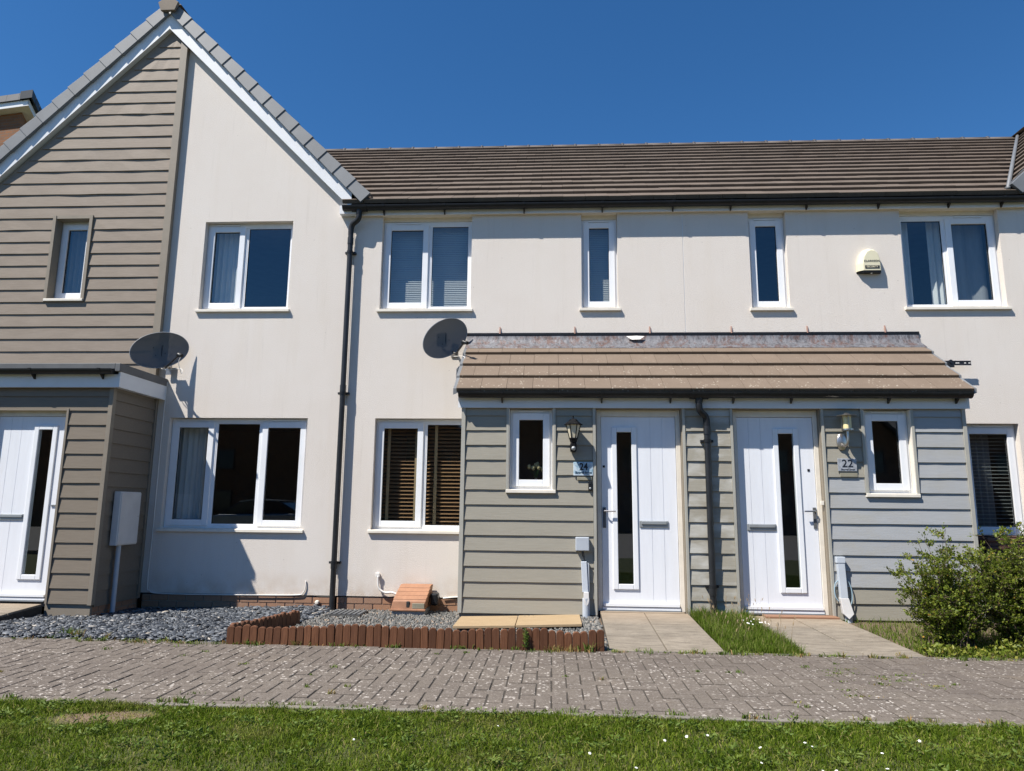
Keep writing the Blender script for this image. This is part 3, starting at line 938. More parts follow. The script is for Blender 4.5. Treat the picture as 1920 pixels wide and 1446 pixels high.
# ---- gabled houses (left one clad and rendered; the one at the right edge shows only its roof slope)
def gable(parent, xc, clad):
    """roof, barge boards and verge caps of a 45 degree gable with its apex at xc"""
    hw, zb = 2.55, 5.19
    za = zb+hw+0.03
    m = MB()
    for s_ in (-1, 1):
        a = Vector((xc, 0, 8.16)); e = Vector((xc+s_*2.93, 0, 8.16-2.93))
        m2 = MB()
        q = [Vector((a.x, -0.05, a.z)), Vector((e.x, -0.05, e.z)), Vector((e.x, 9.0, e.z)), Vector((a.x, 9.0, a.z))]
        nn = Vector((s_*0.7071, 0, 0.7071))
        m2.prism([v-nn*0.10 for v in q], nn*0.06)
        m2.build('roof', M['dark_tile'], parent, fix=True)
        # tile courses of the slope (seen edge-on or from afar): real laps, joined
        t_ = MB(); ncs = 13; g = 2.93*1.4142/ncs
        dn = Vector((s_*0.7071, 0, -0.7071))
        for c in range(ncs):
            p0 = a + dn*(c*g) ; p1 = a + dn*((c+1)*g+0.02)
            prof = [p0-nn*0.035, p1-nn*0.03, p1+nn*0.012, p0-nn*0.022]
            nseg = 30
            for k in range(nseg):
                y0_ = -0.02 + k*0.3 + 0.002; y1_ = y0_+0.296
                t_.prism([(v.x, y0_, v.z) for v in prof], (0, y1_-y0_, 0))
        tag(t_.build('roof_tile', M['roof_tile'], parent, fix=True), kind='stuff')
        # barge board and soffit
        b = MB()
        b.prism([(xc, -0.10, za), (xc+s_*(hw+0.16), -0.10, zb-0.13), (xc+s_*(hw+0.16), -0.10, zb+0.13), (xc, -0.10, za+0.29)], (0, 0.022, 0))
        b.build('barge_board', M['fascia'], parent, fix=True)
        b = MB()
        b.prism([(xc, -0.078, za+0.004), (xc+s_*(hw+0.14), -0.078, zb-0.106), (xc+s_*(hw+0.14), -0.078, zb-0.09), (xc, -0.078, za+0.02)], (0, 0.09, 0))
        b.build('soffit', M['fascia'], parent, fix=True)
        # verge caps, overlapping down the slope
        nc = 14; L = 4.02/nc
        for c in range(nc):
            d0 = 0.13 + c*L
            cb = MB()
            o_ = a + dn*d0
            def P(t, n_, y): 
                q_ = o_ + dn*t + nn*n_
                return (q_.x, y, q_.z)
            l2 = L+0.012
            # front flap tapers outwards towards its lower end, so each laps the next one down
            f0, f1 = -0.143, -0.154
            cb.add([P(0,-0.122,f0),P(0,0.030,f0),P(l2,0.042,f1),P(l2,-0.134,f1),
                    P(0,-0.122,-0.103),P(0,0.030,0.06),P(l2,0.042,0.06),P(l2,-0.134,-0.103),
                    P(0,0.030,-0.103),P(l2,0.042,-0.103)],
                   [(0,1,2,3),(1,5,6,2),(3,2,9,7),(2,6,9),(0,4,8,1),(1,8,5),(0,3,7,4),(4,7,9,8),(8,9,6,5)])
            cb.build('verge_cap', M['verge'], parent, bevel=0.004, fix=True)
    # ridge end cap
    c = MB()
    pts = [(-0.145,-0.02),(-0.10,-0.145),(0.10,-0.145),(0.145,-0.02),(0.0,0.085)]
    c.prism([(xc+x, -0.20, 8.13+z) for x, z in pts], (0, 0.04, 0))
    c.prism([(xc+x*1.1, -0.135, 8.13+z*1.1) for x, z in [(-0.145,-0.02),(0.145,-0.02),(0.0,0.085)]], (0, 9.1, 0))
    c.build('ridge_cap', M['ridge_brown'], parent, fix=True, bevel=0.004)

XA = -5.35
gh = thing('gabled_house', 'gabled house half clad in taupe boards and half white render, left of the drainpipe', 'house', (XA, 1, 0), 'gabled houses of the terrace')
UL = (-4.635,-3.44,3.72,4.935); LL = (-4.88,-3.085,0.905,2.29); CW = (-6.69,-6.215,3.87,4.99)
wm = MB()
wall_mesh(wm, -5.14, -2.604, 0.125, 5.0, [UL, LL], 0, 0.14)
wm.prism([(-5.14,0,5.0),(-2.604,0,5.0),(-2.604,0,5.10),(-5.14,0,7.62)], (0,0.14,0))
wm.build('wall', M['render'], gh)
wm = MB()
wall_mesh(wm, -8.05, -5.144, -0.1, 5.03, [CW], -0.028, 0.13)
wm.prism([(-8.05,-0.028,5.03),(-5.144,-0.028,5.03),(-5.144,-0.028,7.60),(XA,-0.028,7.78)], (0,0.158,0))
wm.build('backing_wall', M['taupe_trim'], gh)
m = MB(); m.box(-8.05, -2.62, 8.8, 8.95, -0.1, 5.1); m.box(-8.06, -7.95, 0.15, 8.8, -0.1, 5.1)
m.build('back_wall', M['render'], gh)
room(gh, -7.9, -2.7, 0.14, 3.6, 2.62, 5.02); room(gh, -7.9, -2.7, 0.14, 3.6, 0.0, 2.5)
plinth(gh, -5.03, -2.64, -0.045, 2, 0.014)
m = MB(); m.box(-5.03, -2.64, 0.018, 0.06, -0.2, -0.045); m.build('footing', M['mortar'], gh)
GZ = 0.168
zl = 5.17 - GZ*15
k = 0
while zl + k*GZ < 7.56:
    z0, z1 = zl+k*GZ, zl+(k+1)*GZ
    k += 1
    xr = -5.185
    lb = max(-8.04, z0-13.03); lt = max(-8.04, z1-13.03)
    if lt > xr-0.02:
        lt = xr-0.02
    lf = 0.0050 if random.random() < 0.3 else 0.0016
    if z1 > CW[2]-0.03 and z0 < CW[3]-0.02:
        if z0 < CW[2]-0.03:
            board(gh, CW[0]-0.04, CW[1]+0.04, CW[0]-0.04, CW[1]+0.04, z0, CW[2]-0.04, -0.03, M['taupe'])
        board(gh, lb, CW[0]-0.042, lt, CW[0]-0.042, z0, z1, -0.03, M['taupe'], lift=lf)
        board(gh, CW[1]+0.042, xr, CW[1]+0.042, xr, z0, z1, -0.03, M['taupe'], lift=lf)
    else:
        board(gh, lb, xr, lt, xr, z0, z1, -0.03, M['taupe'], lift=lf, n=8)
m = MB(); m.prism([(-5.18,-0.072,2.5),(-5.085,-0.072,2.5),(-5.085,-0.072,7.50),(-5.18,-0.072,7.585)], (0,0.07,0))
m.build('corner_trim', M['taupe_trim'], gh, fix=True)
m = MB()
m.box(CW[0]-0.04, CW[0]+0.003, -0.062, 0.085, CW[2]-0.03, CW[3]+0.04); m.box(CW[1]-0.003, CW[1]+0.04, -0.062, 0.085, CW[2]-0.03, CW[3]+0.04)
m.box(CW[0]+0.003, CW[1]-0.003, -0.055, 0.085, CW[3]-0.004, CW[3]+0.04)
m.build('window_surround', M['taupe_trim'], gh)
window(gh, *UL, 0, [(0.44,'sash'),(0.56,'fixed')], reveal=0.09)
window(gh, *LL, 0, [(0.31,'sash'),(0.36,'fixed'),(0.33,'sash')], reveal=0.075)
window(gh, CW[0], CW[1], CW[2], CW[3], -0.035, [(1,'sash')], reveal=0.12, vents=False)
gable(gh, XA, True)
m = MB(); m.prism([(-2.79,-0.098,4.985),(-2.56,-0.098,4.985),(-2.56,-0.098,5.10),(-2.79,-0.098,5.10)], (0,0.095,0))
m.build('eaves_box', M['fascia'], gh, fix=True)

gr = thing('gabled_house', 'gabled house at the right edge, only the foot of its brown roof slope in view', 'house', (8.7, 1, 0), 'gabled houses of the terrace')
gable(gr, 8.70, False)
wm = MB(); wall_mesh(wm, 5.984, 11.4, -0.1, 5.0, [], 0, 0.14)
wm.prism([(5.984,0,5.0),(11.4,0,5.0),(11.4,0,5.06),(8.70,0,7.78),(5.984,0,5.06)], (0,0.14,0)); wm.box(5.99, 11.4, 8.8, 8.95, -0.1, 5.1)
wm.build('wall', M['render'], gr)

# ================================================================== DOUBLE PORCH (doors 24 and 22)
porch = thing('porch', 'shared lean-to porch with tan tiles, two white doors and sage boarding', 'porch', (1.7, -0.46, 0), 'porches')
PX0, PX1 = -1.0, 4.44
D24 = (0.495, 1.42, 0.14, 2.285); D22 = (1.985, 2.91, 0.135, 2.285)
P24 = (-0.475, 0.015, 1.395, 2.285); P22 = (3.37, 3.87, 1.385, 2.285)
wm = MB(); wall_mesh(wm, PX0+0.01, PX1-0.01, -0.1, 2.42, [(*D24[:2], -0.1, D24[3]), (*D22[:2], -0.1, D22[3]), P24, P22], PY+0.004, PY+0.12)
wm.box(PX0+0.01, PX0+0.10, PY+0.12, -0.002, -0.1, 2.42); wm.box(PX1-0.10, PX1-0.01, PY+0.12, -0.002, -0.1, 2.42)
wm.build('backing_wall', M['taupe_trim'], porch)
m = MB(); m.box(PX0+0.1, PX1-0.1, PY+0.12, -0.002, 2.36, 2.41); m.build('ceiling', M['room'], porch)
m = MB(); m.box(PX0+0.1, PX1-0.1, PY+0.12, -0.002, 0.05, 0.12); m.build('floor_slab', M['room'], porch)
m = MB(); m.box(PX0+0.1, PX1-0.1, -0.012, -0.004, 0.12, 2.36); m.build('inner_lining', M['room'], porch)
m = MB(); m.box(XJ-0.05, XJ+0.05, PY+0.12, -0.014, 0.12, 2.36); m.build('dividing_wall', M['room'], porch)
def fill(x0, x1, z0, z1, mat):
    board(porch, x0, x1, x0, x1, z0, z1, PY, mat)
G2 = 0.1632
zs = [0.085+G2*i for i in range(15)]
for i in range(14):
    z0, z1 = zs[i], min(zs[i+1], 2.30)
    if z0 >= 2.29: continue
    hi = z1 > 1.38
    spans = []
    if hi and z0 > 1.36:
        spans += [(PX0+0.04, P24[0]-0.03), (P24[1]+0.03, D24[0]-0.045)]
    else:
        spans += [(PX0+0.04, D24[0]-0.045)]
    for a, b in spans: fill(a, b, z0, z1, M['sage'])
    fill(D24[1]+0.04, D22[0]-0.04, z0, z1, M['sage_patchy'])
    if hi and z0 > 1.36:
        fill(D22[1]+0.04, P22[0]-0.03, z0, z1, M['sage'] if z0 > 1.5 else M['chalky']); fill(P22[1]+0.03, PX1-0.035, z0, z1, M['chalky'])
    else:
        fill(D22[1]+0.04, PX1-0.035, z0, z1, M['sage'] if i < 2 else M['chalky'])
    board(porch, PY+0.04, -0.006, PY+0.04, -0.006, z0, z1, PX1-0.008, M['chalky'], side=True, n=2)
m = MB()
for a, b, mt in ((PX0-0.005, PX0+0.038, 0), (D24[0]-0.043, D24[0]-0.012, 0), (D24[1]+0.012, D24[1]+0.038, 0), (D22[0]-0.038, D22[0]-0.012, 0), (D22[1]+0.012, D22[1]+0.038, 0), (PX1-0.033, PX1+0.004, 0)):
    mm = MB(); mm.box(a, b, PY-0.026, PY+0.02, 0.085, 2.30); mm.build('corner_trim', M['sage_trim'], porch)
for (a, b, c, d) in (P24, P22):
    for q in ((a-0.028, a-0.002), (b+0.002, b+0.028)):
        mm = MB(); mm.box(q[0], q[1], PY-0.026, PY+0.06, c-0.02, 2.30); mm.build('window_trim', M['sage_trim'], porch)
    for q in ((a-0.0015, a+0.006), (b-0.006, b+0.0015)):
        mm = MB(); mm.box(q[0], q[1], PY-0.022, PY+0.075, c-0.002, 2.283); mm.build('reveal_liner', M['cream'], porch)
mm = MB(); mm.box(PX0-0.004, PX0+0.012, PY+0.022, -0.001, 0.085, 2.42); mm.build('cheek_panel', M['sage_trim'], porch)
plinth(porch, PX0+0.02, D24[0]-0.02, 0.008, 1, PY+0.016)
plinth(porch, D24[1]+0.02, D22[0]-0.02, 0.008, 1, PY+0.016)
plinth(porch, D22[1]+0.02, PX1-0.02, 0.008, 1, PY+0.016)
window(porch, P24[0]+.007, P24[1]-.007, P24[2], P24[3], PY, [(1,'sash')], reveal=0.055, sx0=0.035, sx1=0.035)
window(porch, P22[0]+.007, P22[1]-.007, P22[2], P22[3], PY, [(1,'sash')], reveal=0.055, sx0=0.035, sx1=0.035)
# fascia, tiles, flashing
m = MB(); m.box(PX0-0.02, PX1+0.02, PY-0.045, PY-0.022, 2.292, 2.405); m.build('fascia', M['fascia'], porch)
m = MB(); m.box(-0.47, -0.40, PY-0.049, PY-0.044, 2.290, 2.407); m.build('joint_cover', M['fascia'], porch)
m = MB(); m.box(PX0-0.02, PX1+0.02, PY-0.022, PY+0.10, 2.302, 2.312); m.build('soffit', M['fascia'], porch)
for a, b, nm in ((PX0-0.045, PX0-0.021, 0), (PX1+0.021, PX1+0.045, 0)):
    mm = MB(); mm.prism([(a, PY-0.045, 2.292), (a, PY-0.045, 2.42), (a, -0.002, 3.16), (a, -0.002, 3.0)], (b-a, 0, 0)); mm.build('barge_board', M['fascia'], porch, fix=True)
EY, EZ = PY-0.135, 2.452
pp = math.atan2(0.755, 1.0)
dv = Vector((0, math.cos(pp), math.sin(pp)))
m = MB(); m.prism([(PX0-0.03, EY+0.03, EZ-0.015), (PX0-0.03, -0.003, EZ-0.015+(-EY-0.033)*0.755), (PX0-0.03, -0.003, 2.42), (PX0-0.03, EY+0.16, 2.42)], (PX1-PX0+0.06, 0, 0))
m.build('roof_deck', M['dark_tile'], porch, fix=True)
PG = 0.318
ptile = tile_mesh(0.288, PG+0.03, 0.050, 0, M['porch_tile'])
cut = {}
for c in range(4):
    base = Vector((0, EY, EZ)) + dv*(PG*c)
    xa, xb = PX0-0.055, PX1+0.045
    x = xa - (0.13 if c % 2 else 0.02)
    while x < xb:
        a, b = max(x, xa), min(x+0.288, xb)
        if b-a > 0.04:
            piece('roof_tile', ptile, porch, ((a+b)/2, base.y, base.z+random.uniform(-.001,.0015)), (pp+random.uniform(-.003,.003), 0, 0), ((b-a)/0.288, 1 if c < 3 else 0.62, 1))
        x += 0.288
    for s_, xe in ((-1, PX0-0.058), (1, PX1+0.048)):
        mm = MB()
        p0 = base - dv*0.004; p1 = base + dv*(PG*(1.0 if c < 3 else 0.7))
        x0_, x1_ = (xe-0.035, xe+0.035)
        mm.add([(x0_,p0.y,p0.z+.046),(x1_,p0.y,p0.z+.050),(x1_,p1.y,p1.z+.020),(x0_,p1.y,p1.z+.016),
                (x0_,p0.y,p0.z-.03),(x1_,p0.y,p0.z+.0),(x1_,p1.y,p1.z-.02),(x0_,p1.y,p1.z-.05)],
               [(0,1,2,3),(7,6,5,4),(0,4,5,1),(1,5,6,2),(2,6,7,3),(3,7,4,0)])
        mm.build('verge_cap', M['verge'], porch, fix=True, bevel=0.004)
m = MB(); n = 60
xs_ = np.linspace(PX0-0.08, PX1+0.07, n+1)
vs = []
for i, x in enumerate(xs_):
    j = random.uniform(-.006, .006)
    vs += [(x, -0.012, 3.352), (x, -0.022+j*.4, 3.30), (x, -0.055+j, 3.235), (x, -0.175+j*.5, 3.160+j*.6), (x, -0.178+j*.5, 3.150+j*.6)]
m.add(vs, [(i*5+k, i*5+k+1, i*5+k+6, i*5+k+5) for i in range(n) for k in range(4)])
m.build('flashing', M['lead'], porch, smooth=True)
m = MB(); m.box(PX0-0.08, PX1+0.075, -0.018, -0.0005, 3.352, 3.385); m.build('flashing_bead', M['black'], porch)
for x in (-0.66, 0.29, 1.23, 2.24, 3.17, 4.11):
    m = MB(); m.prism([(x-0.009,-0.022,3.375),(x+0.009,-0.022,3.375),(x+0.007,-0.012,3.465),(x-0.006,-0.012,3.465)], (0,0.008,0))
    m.build('weep_clip', M['copper'], porch, fix=True)
m = MB(); m.add([(0.93,-0.045,3.33),(1.06,-0.05,3.335),(1.16,-0.045,3.33),(1.10,-0.075,3.285),(1.00,-0.075,3.28)], [(0,4,3,1),(1,3,2)]); m.build('torn_patch', M['white_cable'], porch)

def door(parent, box, glass, hinge_left, yd, letter, hand, spy=None):
    """white composite door: glass = (x0,x1,z0,z1); two shallow plank grooves beside the glass"""
    x0, x1, z0, z1 = box
    fr = MB()
    fr.box(x0+0.002, x0+0.05, yd-0.012, yd+0.05, z0-0.02, z1); fr.box(x1-0.05, x1-0.002, yd-0.012, yd+0.05, z0-0.02, z1); fr.box(x0+0.05, x1-0.05, yd-0.012, yd+0.05, z1-0.075, z1-0.002)
    fr.build('door_frame', M['cream'], parent, bevel=0.003)
    a, b, c, d = x0+0.055, x1-0.055, z0+0.025, z1-0.08
    gx0, gx1, gz0, gz1 = glass
    m = MB()
    gmid = (gx1+0.06+b)/2 if gx0-a < b-gx1 else (a+gx0-0.06)/2
    grooves = sorted([gmid-0.065, gmid+0.065])
    def strips(u, v, za, zb):
        cuts = [u] + [g for g in grooves if u < g < v] + [v]
        for i in range(len(cuts)-1):
            m.box(cuts[i]+(0.0022 if i else 0), cuts[i+1]-(0.0022 if i < len(cuts)-2 else 0), yd, yd+0.044, za, zb)
            if i < len(cuts)-2: m.box(cuts[i+1]-0.0022, cuts[i+1]+0.0022, yd+0.004, yd+0.044, za, zb)
    strips(a, gx0, c, d); strips(gx1, b, c, d)
    m.box(gx0, gx1, yd, yd+0.044, c, gz0); m.box(gx0, gx1, yd, yd+0.044, gz1, d)
    leaf = m.build('door', M['door'], parent)
    m = MB(); ring(m, gx0-0.052, gx1+0.052, gz0-0.052, gz1+0.052, 0.056, yd-0.016, yd+0.002); m.build('glazing_frame', M['upvc'], leaf, bevel=0.006)
    m = MB(); m.quad((gx0,yd+0.01,gz0),(gx1,yd+0.01,gz0),(gx1,yd+0.01,gz1),(gx0,yd+0.01,gz1)); m.build('pane', M['glass'], leaf)
    m = MB(); m.box(x0+0.05, x1-0.05, yd-0.022, yd+0.02, z0-0.005, z0+0.022); m.box(x0+0.06, x1-0.06, yd-0.03, yd-0.001, z0+0.030, z0+0.058); m.build('weather_bar', M['upvc'], leaf)
    m = MB(); m.box(x0+0.052, x1-0.052, yd-0.036, yd+0.02, z0-0.020, z0-0.004); m.build('threshold', M['grey_metal'], parent)
    if letter:
        lx, lz = letter
        m = MB(); m.box(lx-0.155, lx+0.155, yd-0.012, yd, lz-0.035, lz+0.035); lp = m.build('letter_plate', M['grey_metal'], leaf, bevel=0.004)
        m = MB(); m.box(lx-0.135, lx+0.135, yd-0.024, yd-0.012, lz-0.004, lz+0.03); m.build('letter_flap', M['grey_metal'], lp, bevel=0.004) if False else m.build('letter_flap', M['grey_metal'], leaf, bevel=0.004)
    if hand:
        hx, hz, dr = hand
        m = MB(); m.box(hx-0.017, hx+0.017, yd-0.012, yd, hz-0.16, hz+0.06); m.build('handle_plate', M['felt'], leaf, bevel=0.003)
        m = MB()
        m.tube([(hx, yd-0.01, hz+0.02), (hx, yd-0.045, hz+0.02), (hx+dr*0.02, yd-0.055, hz+0.02), (hx+dr*0.12, yd-0.055, hz+0.018)], 0.009, 8)
        m.build('handle', M['steel'], leaf, smooth=True, angle=40)
    if spy:
        m = MB(); m.box(spy[0]-0.012, spy[0]+0.012, yd-0.005, yd, spy[1]-0.012, spy[1]+0.012); m.build('spyhole', M['black'], leaf)
YD = PY+0.078
door(porch, D24, (0.715, 0.885, 0.395, 2.04), True, YD, (1.11, 1.035), (0.575, 1.15, 1), (0.575, 1.655))
door(porch, D22, (2.475, 2.645, 0.385, 2.03), False, YD, (2.26, 1.015), (2.825, 1.17, -1), (2.79, 1.63))
m = MB(); m.box(2.20, 2.94, PY-0.14, PY+0.01, 0.10, 0.122); m.build('doorstep', M['doorstep'], porch, bevel=0.004)
m = MB(); m.box(D24[0]+0.02, D24[1]-0.02, PY-0.022, PY+0.03, 0.09, 0.124); m.build('doorstep', M['slab'], porch, bevel=0.004)

# ================================================================== LEFT PORCH
lp = thing('porch', 'flat-roofed porch boarded in taupe with grey roof edge and white fascia', 'porch', (-6.5, -0.46, 0), 'porches')
LX0, LX1 = -7.95, -5.06
DL = (-6.52, -5.60, 0.13, 2.27)
wm = MB(); wall_mesh(wm, LX0, LX1-0.02, -0.15, 2.56, [(*DL[:2], -0.15, DL[3])], PY+0.004, PY+0.12)
wm.box(LX1-0.12, LX1-0.02, PY+0.12, -0.03, -0.15, 2.56); wm.box(LX0, LX0+0.1, PY+0.12, -0.03, -0.15, 2.56)
wm.build('backing_wall', M['taupe_dark_trim'], lp)
m = MB(); m.box(LX0+0.1, LX1-0.12, PY+0.12, -0.03, 0.05, 0.11); m.build('floor_slab', M['room'], lp)
m = MB(); m.box(LX0+0.1, LX1-0.12, PY+0.12, -0.03, 2.40, 2.45); m.build('ceiling', M['room'], lp)
for i in range(16):
    z0, z1 = 0.10+0.1655*i, 0.10+0.1655*(i+1)
    if z0 > 2.52: break
    z1 = min(z1, 2.53)
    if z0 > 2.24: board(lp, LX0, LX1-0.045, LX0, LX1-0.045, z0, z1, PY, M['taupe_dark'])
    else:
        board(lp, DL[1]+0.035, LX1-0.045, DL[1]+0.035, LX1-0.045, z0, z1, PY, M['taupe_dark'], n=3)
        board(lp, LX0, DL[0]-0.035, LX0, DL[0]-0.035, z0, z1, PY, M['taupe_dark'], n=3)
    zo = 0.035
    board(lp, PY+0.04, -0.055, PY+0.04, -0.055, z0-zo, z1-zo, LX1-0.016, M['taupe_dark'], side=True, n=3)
mm = MB(); mm.box(LX1-0.043, LX1+0.006, PY-0.024, PY+0.038, 0.09, 2.53); mm.build('corner_trim', M['taupe_dark_trim'], lp)
mm = MB(); mm.box(LX1-0.016, LX1+0.010, -0.053, -0.001, 0.06, 2.53); mm.build('corner_trim', M['taupe_dark_trim'], lp)
for a, b in ((DL[1]+0.008, DL[1]+0.033), (DL[0]-0.033, DL[0]-0.008)):
    mm = MB(); mm.box(a, b, PY-0.024, PY+0.03, 0.10, 2.275); mm.build('door_trim', M['taupe_dark_trim'], lp)
plinth(lp, DL[1]+0.04, LX1-0.03, -0.05, 2, PY+0.016)
plinth(lp, PY+0.04, -0.02, -0.075, 2, LX1-0.028, side=True)
m = MB(); m.box(LX0, LX1+0.075, PY-0.077, PY-0.045, 2.515, 2.665); m.build('fascia', M['fascia'], lp)
m = MB(); m.prism([(LX1+0.077, PY-0.082, 2.515), (LX1+0.077, -0.003, 2.515), (LX1+0.077, -0.003, 2.70), (LX1+0.077, PY-0.082, 2.70)], (0.022, 0, 0)); m.build('side_fascia', M['fascia'], lp, fix=True)
m = MB(); m.box(LX0, LX1+0.076, PY-0.03, -0.003, 2.527, 2.535); m.build('soffit', M['fascia'], lp)
m = MB(); m.box(LX0, LX1+0.10, PY-0.10, -0.002, 2.725, 2.765); m.box(LX1+0.045, LX1+0.106, PY-0.112, -0.002, 2.695, 2.79); m.box(LX0, LX1+0.045, PY-0.112, PY-0.08, 2.722, 2.79)
m.build('flat_roof', M['felt'], lp, bevel=0.005)
door(lp, DL, (-5.965, -5.79, 0.395, 2.04), True, PY+0.078, (-6.17, 1.035), None)
m = MB(); m.box(-5.72, -5.665, PY+0.062, PY+0.077, 1.168, 1.176); m.build('handle_shadow_line', M['grey_metal'], lp)  # thin bar built in place of a handle's shadow on the door

# ================================================================== RAINWATER GOODS
def gutter(label, x0, x1, yb, zt, r, joints, drops=(), capl=True, capr=True):
    t = thing('gutter', label, 'gutter', ((x0+x1)/2, yb-r, zt-r), 'black gutters')
    m = MB(); n = 12; th = 0.004
    out = [(yb-r-r*math.cos(math.pi*k/n)*1.0, zt-r*math.sin(math.pi*k/n)*1.05) for k in range(n+1)]
    inn = [(yb-r-(r-th)*math.cos(math.pi*k/n), zt-(r-th)*math.sin(math.pi*k/n)*1.05) for k in range(n+1)]
    vs = []
    for x in (x0, x1):
        vs += [(x, y, z) for y, z in out] + [(x, y, z) for y, z in inn]
    K = 2*(n+1); fs = []
    for k in range(n):
        fs.append((k, k+1, K+k+1, K+k)); fs.append((n+1+k+1, n+1+k, K+n+1+k, K+n+1+k+1))
    fs += [(n+1, 0, K, K+n+1), (n, 2*n+1, K+2*n+1, K+n)]
    m.add(vs, fs)
    for flag, x, in ((capl, x0), (capr, x1)):
        if flag:
            m.add([(x-0.004, y, z) for y, z in out]+[(x+0.004, y, z) for y, z in out], [tuple(range(n+1)), tuple(range(2*n+1, n, -1))]+[(k, k+n+1, k+n+2, k+1) for k in range(n)]+[(n, 2*n+1, n+1, 0)])
    m.build('channel', M['black'], t, smooth=True, fix=True, angle=50)
    for x in joints:
        b = MB(); ro = r+0.006
        o2 = [(yb-r-ro*math.cos(math.pi*k/8), zt+0.004-ro*math.sin(math.pi*k/8)*1.05) for k in range(9)]
        b.add([(x-0.016, y, z) for y, z in o2]+[(x+0.016, y, z) for y, z in o2], [(k, k+1, k+10, k+9) for k in range(8)]+[tuple(range(8,-1,-1)), tuple(range(9,18))])
        b.add([(x-0.008, yb-r-0.02, zt-r*0.9),(x+0.008, yb-r-0.02, zt-r*0.9),(x+0.008, yb+0.0, zt-r*0.9),(x-0.008, yb+0.0, zt-r*0.9),
               (x-0.008, yb-0.012, zt-r-0.052),(x+0.008, yb-0.012, zt-r-0.052),(x+0.008, yb, zt-r-0.052),(x-0.008, yb, zt-r-0.052)],
              [(0,1,2,3),(7,6,5,4),(0,4,5,1),(1,5,6,2),(2,6,7,3),(3,7,4,0)])
        b.build('bracket', M['black'], t, fix=True)
    for x in drops:
        b = MB(); ro = r+0.009
        o2 = [(yb-r-ro*math.cos(math.pi*k/8), zt-0.002-ro*math.sin(math.pi*k/8)*1.08) for k in range(9)]
        b.add([(x-0.10, y, z) for y, z in o2]+[(x+0.10, y, z) for y, z in o2], [(k, k+1, k+10, k+9) for k in range(8)]+[tuple(range(8,-1,-1)), tuple(range(9,18))])
        b.lathe([(0.048,0.03),(0.042,-0.02),(0.039,-0.055),(0.0,-0.055)], (x, yb-r, zt-r), 14)
        b.build('outlet', M['black'], t, fix=True, smooth=True, angle=50)
    return t
gutter('long black half-round gutter along the eaves of the main roof', -2.735, 5.95, -0.063, 5.075, 0.056, [-2.20, -1.40, -0.36, 0.65, 1.55, 2.28, 3.23, 4.12, 4.98, 5.62], [-2.52], capr=False)
gutter('black half-round gutter under the tan tiles of the shared porch', -1.03, 4.47, PY-0.050, 2.455, 0.060, [-0.55, 0.55, 1.30, 1.98, 2.60, 3.63, 4.34], [1.60])
gutter('black gutter on the white fascia of the flat-roofed left porch', LX0, LX1+0.04, PY-0.078, 2.715, 0.056, [-6.95, -5.98, -5.16], capl=False)

def smooth_path(pts, k=5):
    P = [Vector(p) for p in pts]; out = []
    for i in range(len(P)-1):
        p0, p1, p2, p3 = P[max(i-1,0)], P[i], P[i+1], P[min(i+2, len(P)-1)]
        for j in range(k):
            t = j/k
            out.append(0.5*((2*p1)+(-p0+p2)*t+(2*p0-5*p1+4*p2-p3)*t*t+(-p0+3*p1-3*p2+p3)*t**3))
    out.append(P[-1]); return out
def downpipe(label, xt, yt, ztop, xb, yb, zbend, zbot, clips, r=0.034, joints=()):
    t = thing('downpipe', label, 'drainpipe', (xb, yb, zbot), 'black downpipes')
    m = MB(); m.tube(smooth_path([(xt,yt,ztop),(xt,yt,ztop-0.06),(xt+(xb-xt)*.18,yt+(yb-yt)*.18,ztop-0.11),(xt+(xb-xt)*.82,yt+(yb-yt)*.82,zbend+0.08),(xb,yb,zbend+0.02),(xb,yb,zbend-0.06)]), r*1.06, 14)
    m.build('swan_neck', M['black'], t, smooth=True, angle=60)
    m = MB(); m.tube([(xb,yb,zbend), (xb,yb,zbot)], r, 16); m.build('pipe', M['pipe_black'], t, smooth=True, angle=60)
    for z in clips:
        b = MB(); b.lathe([(r,-0.018),(r+0.006,-0.018),(r+0.006,0.018),(r,0.018)], (xb,yb,z), 16); b.box(xb-r-0.035, xb+r+0.035, yb+r*0.5, yb+0.07, z-0.013, z+0.013)
        b.build('pipe_clip', M['black'], t)
    for z in joints:
        b = MB(); b.lathe([(r,-0.05),(r+0.005,-0.05),(r+0.005,0.04),(r,0.04)], (xb,yb,z), 16, ); b.build('collar', M['pipe_black'], t, smooth=True, angle=50)
downpipe('tall black drainpipe running down the white wall from eaves to slate', -2.52, -0.119, 5.0, -2.63, -0.075, 4.76, -0.03, [4.46, 2.60, 0.52], joints=(4.62, 2.66, 0.50))
downpipe('short black drainpipe between the two white doors', 1.60, PY-0.110, 2.36, 1.685, PY-0.062, 2.12, 0.06, [1.93, 0.40], r=0.034, joints=(2.05, 0.36))

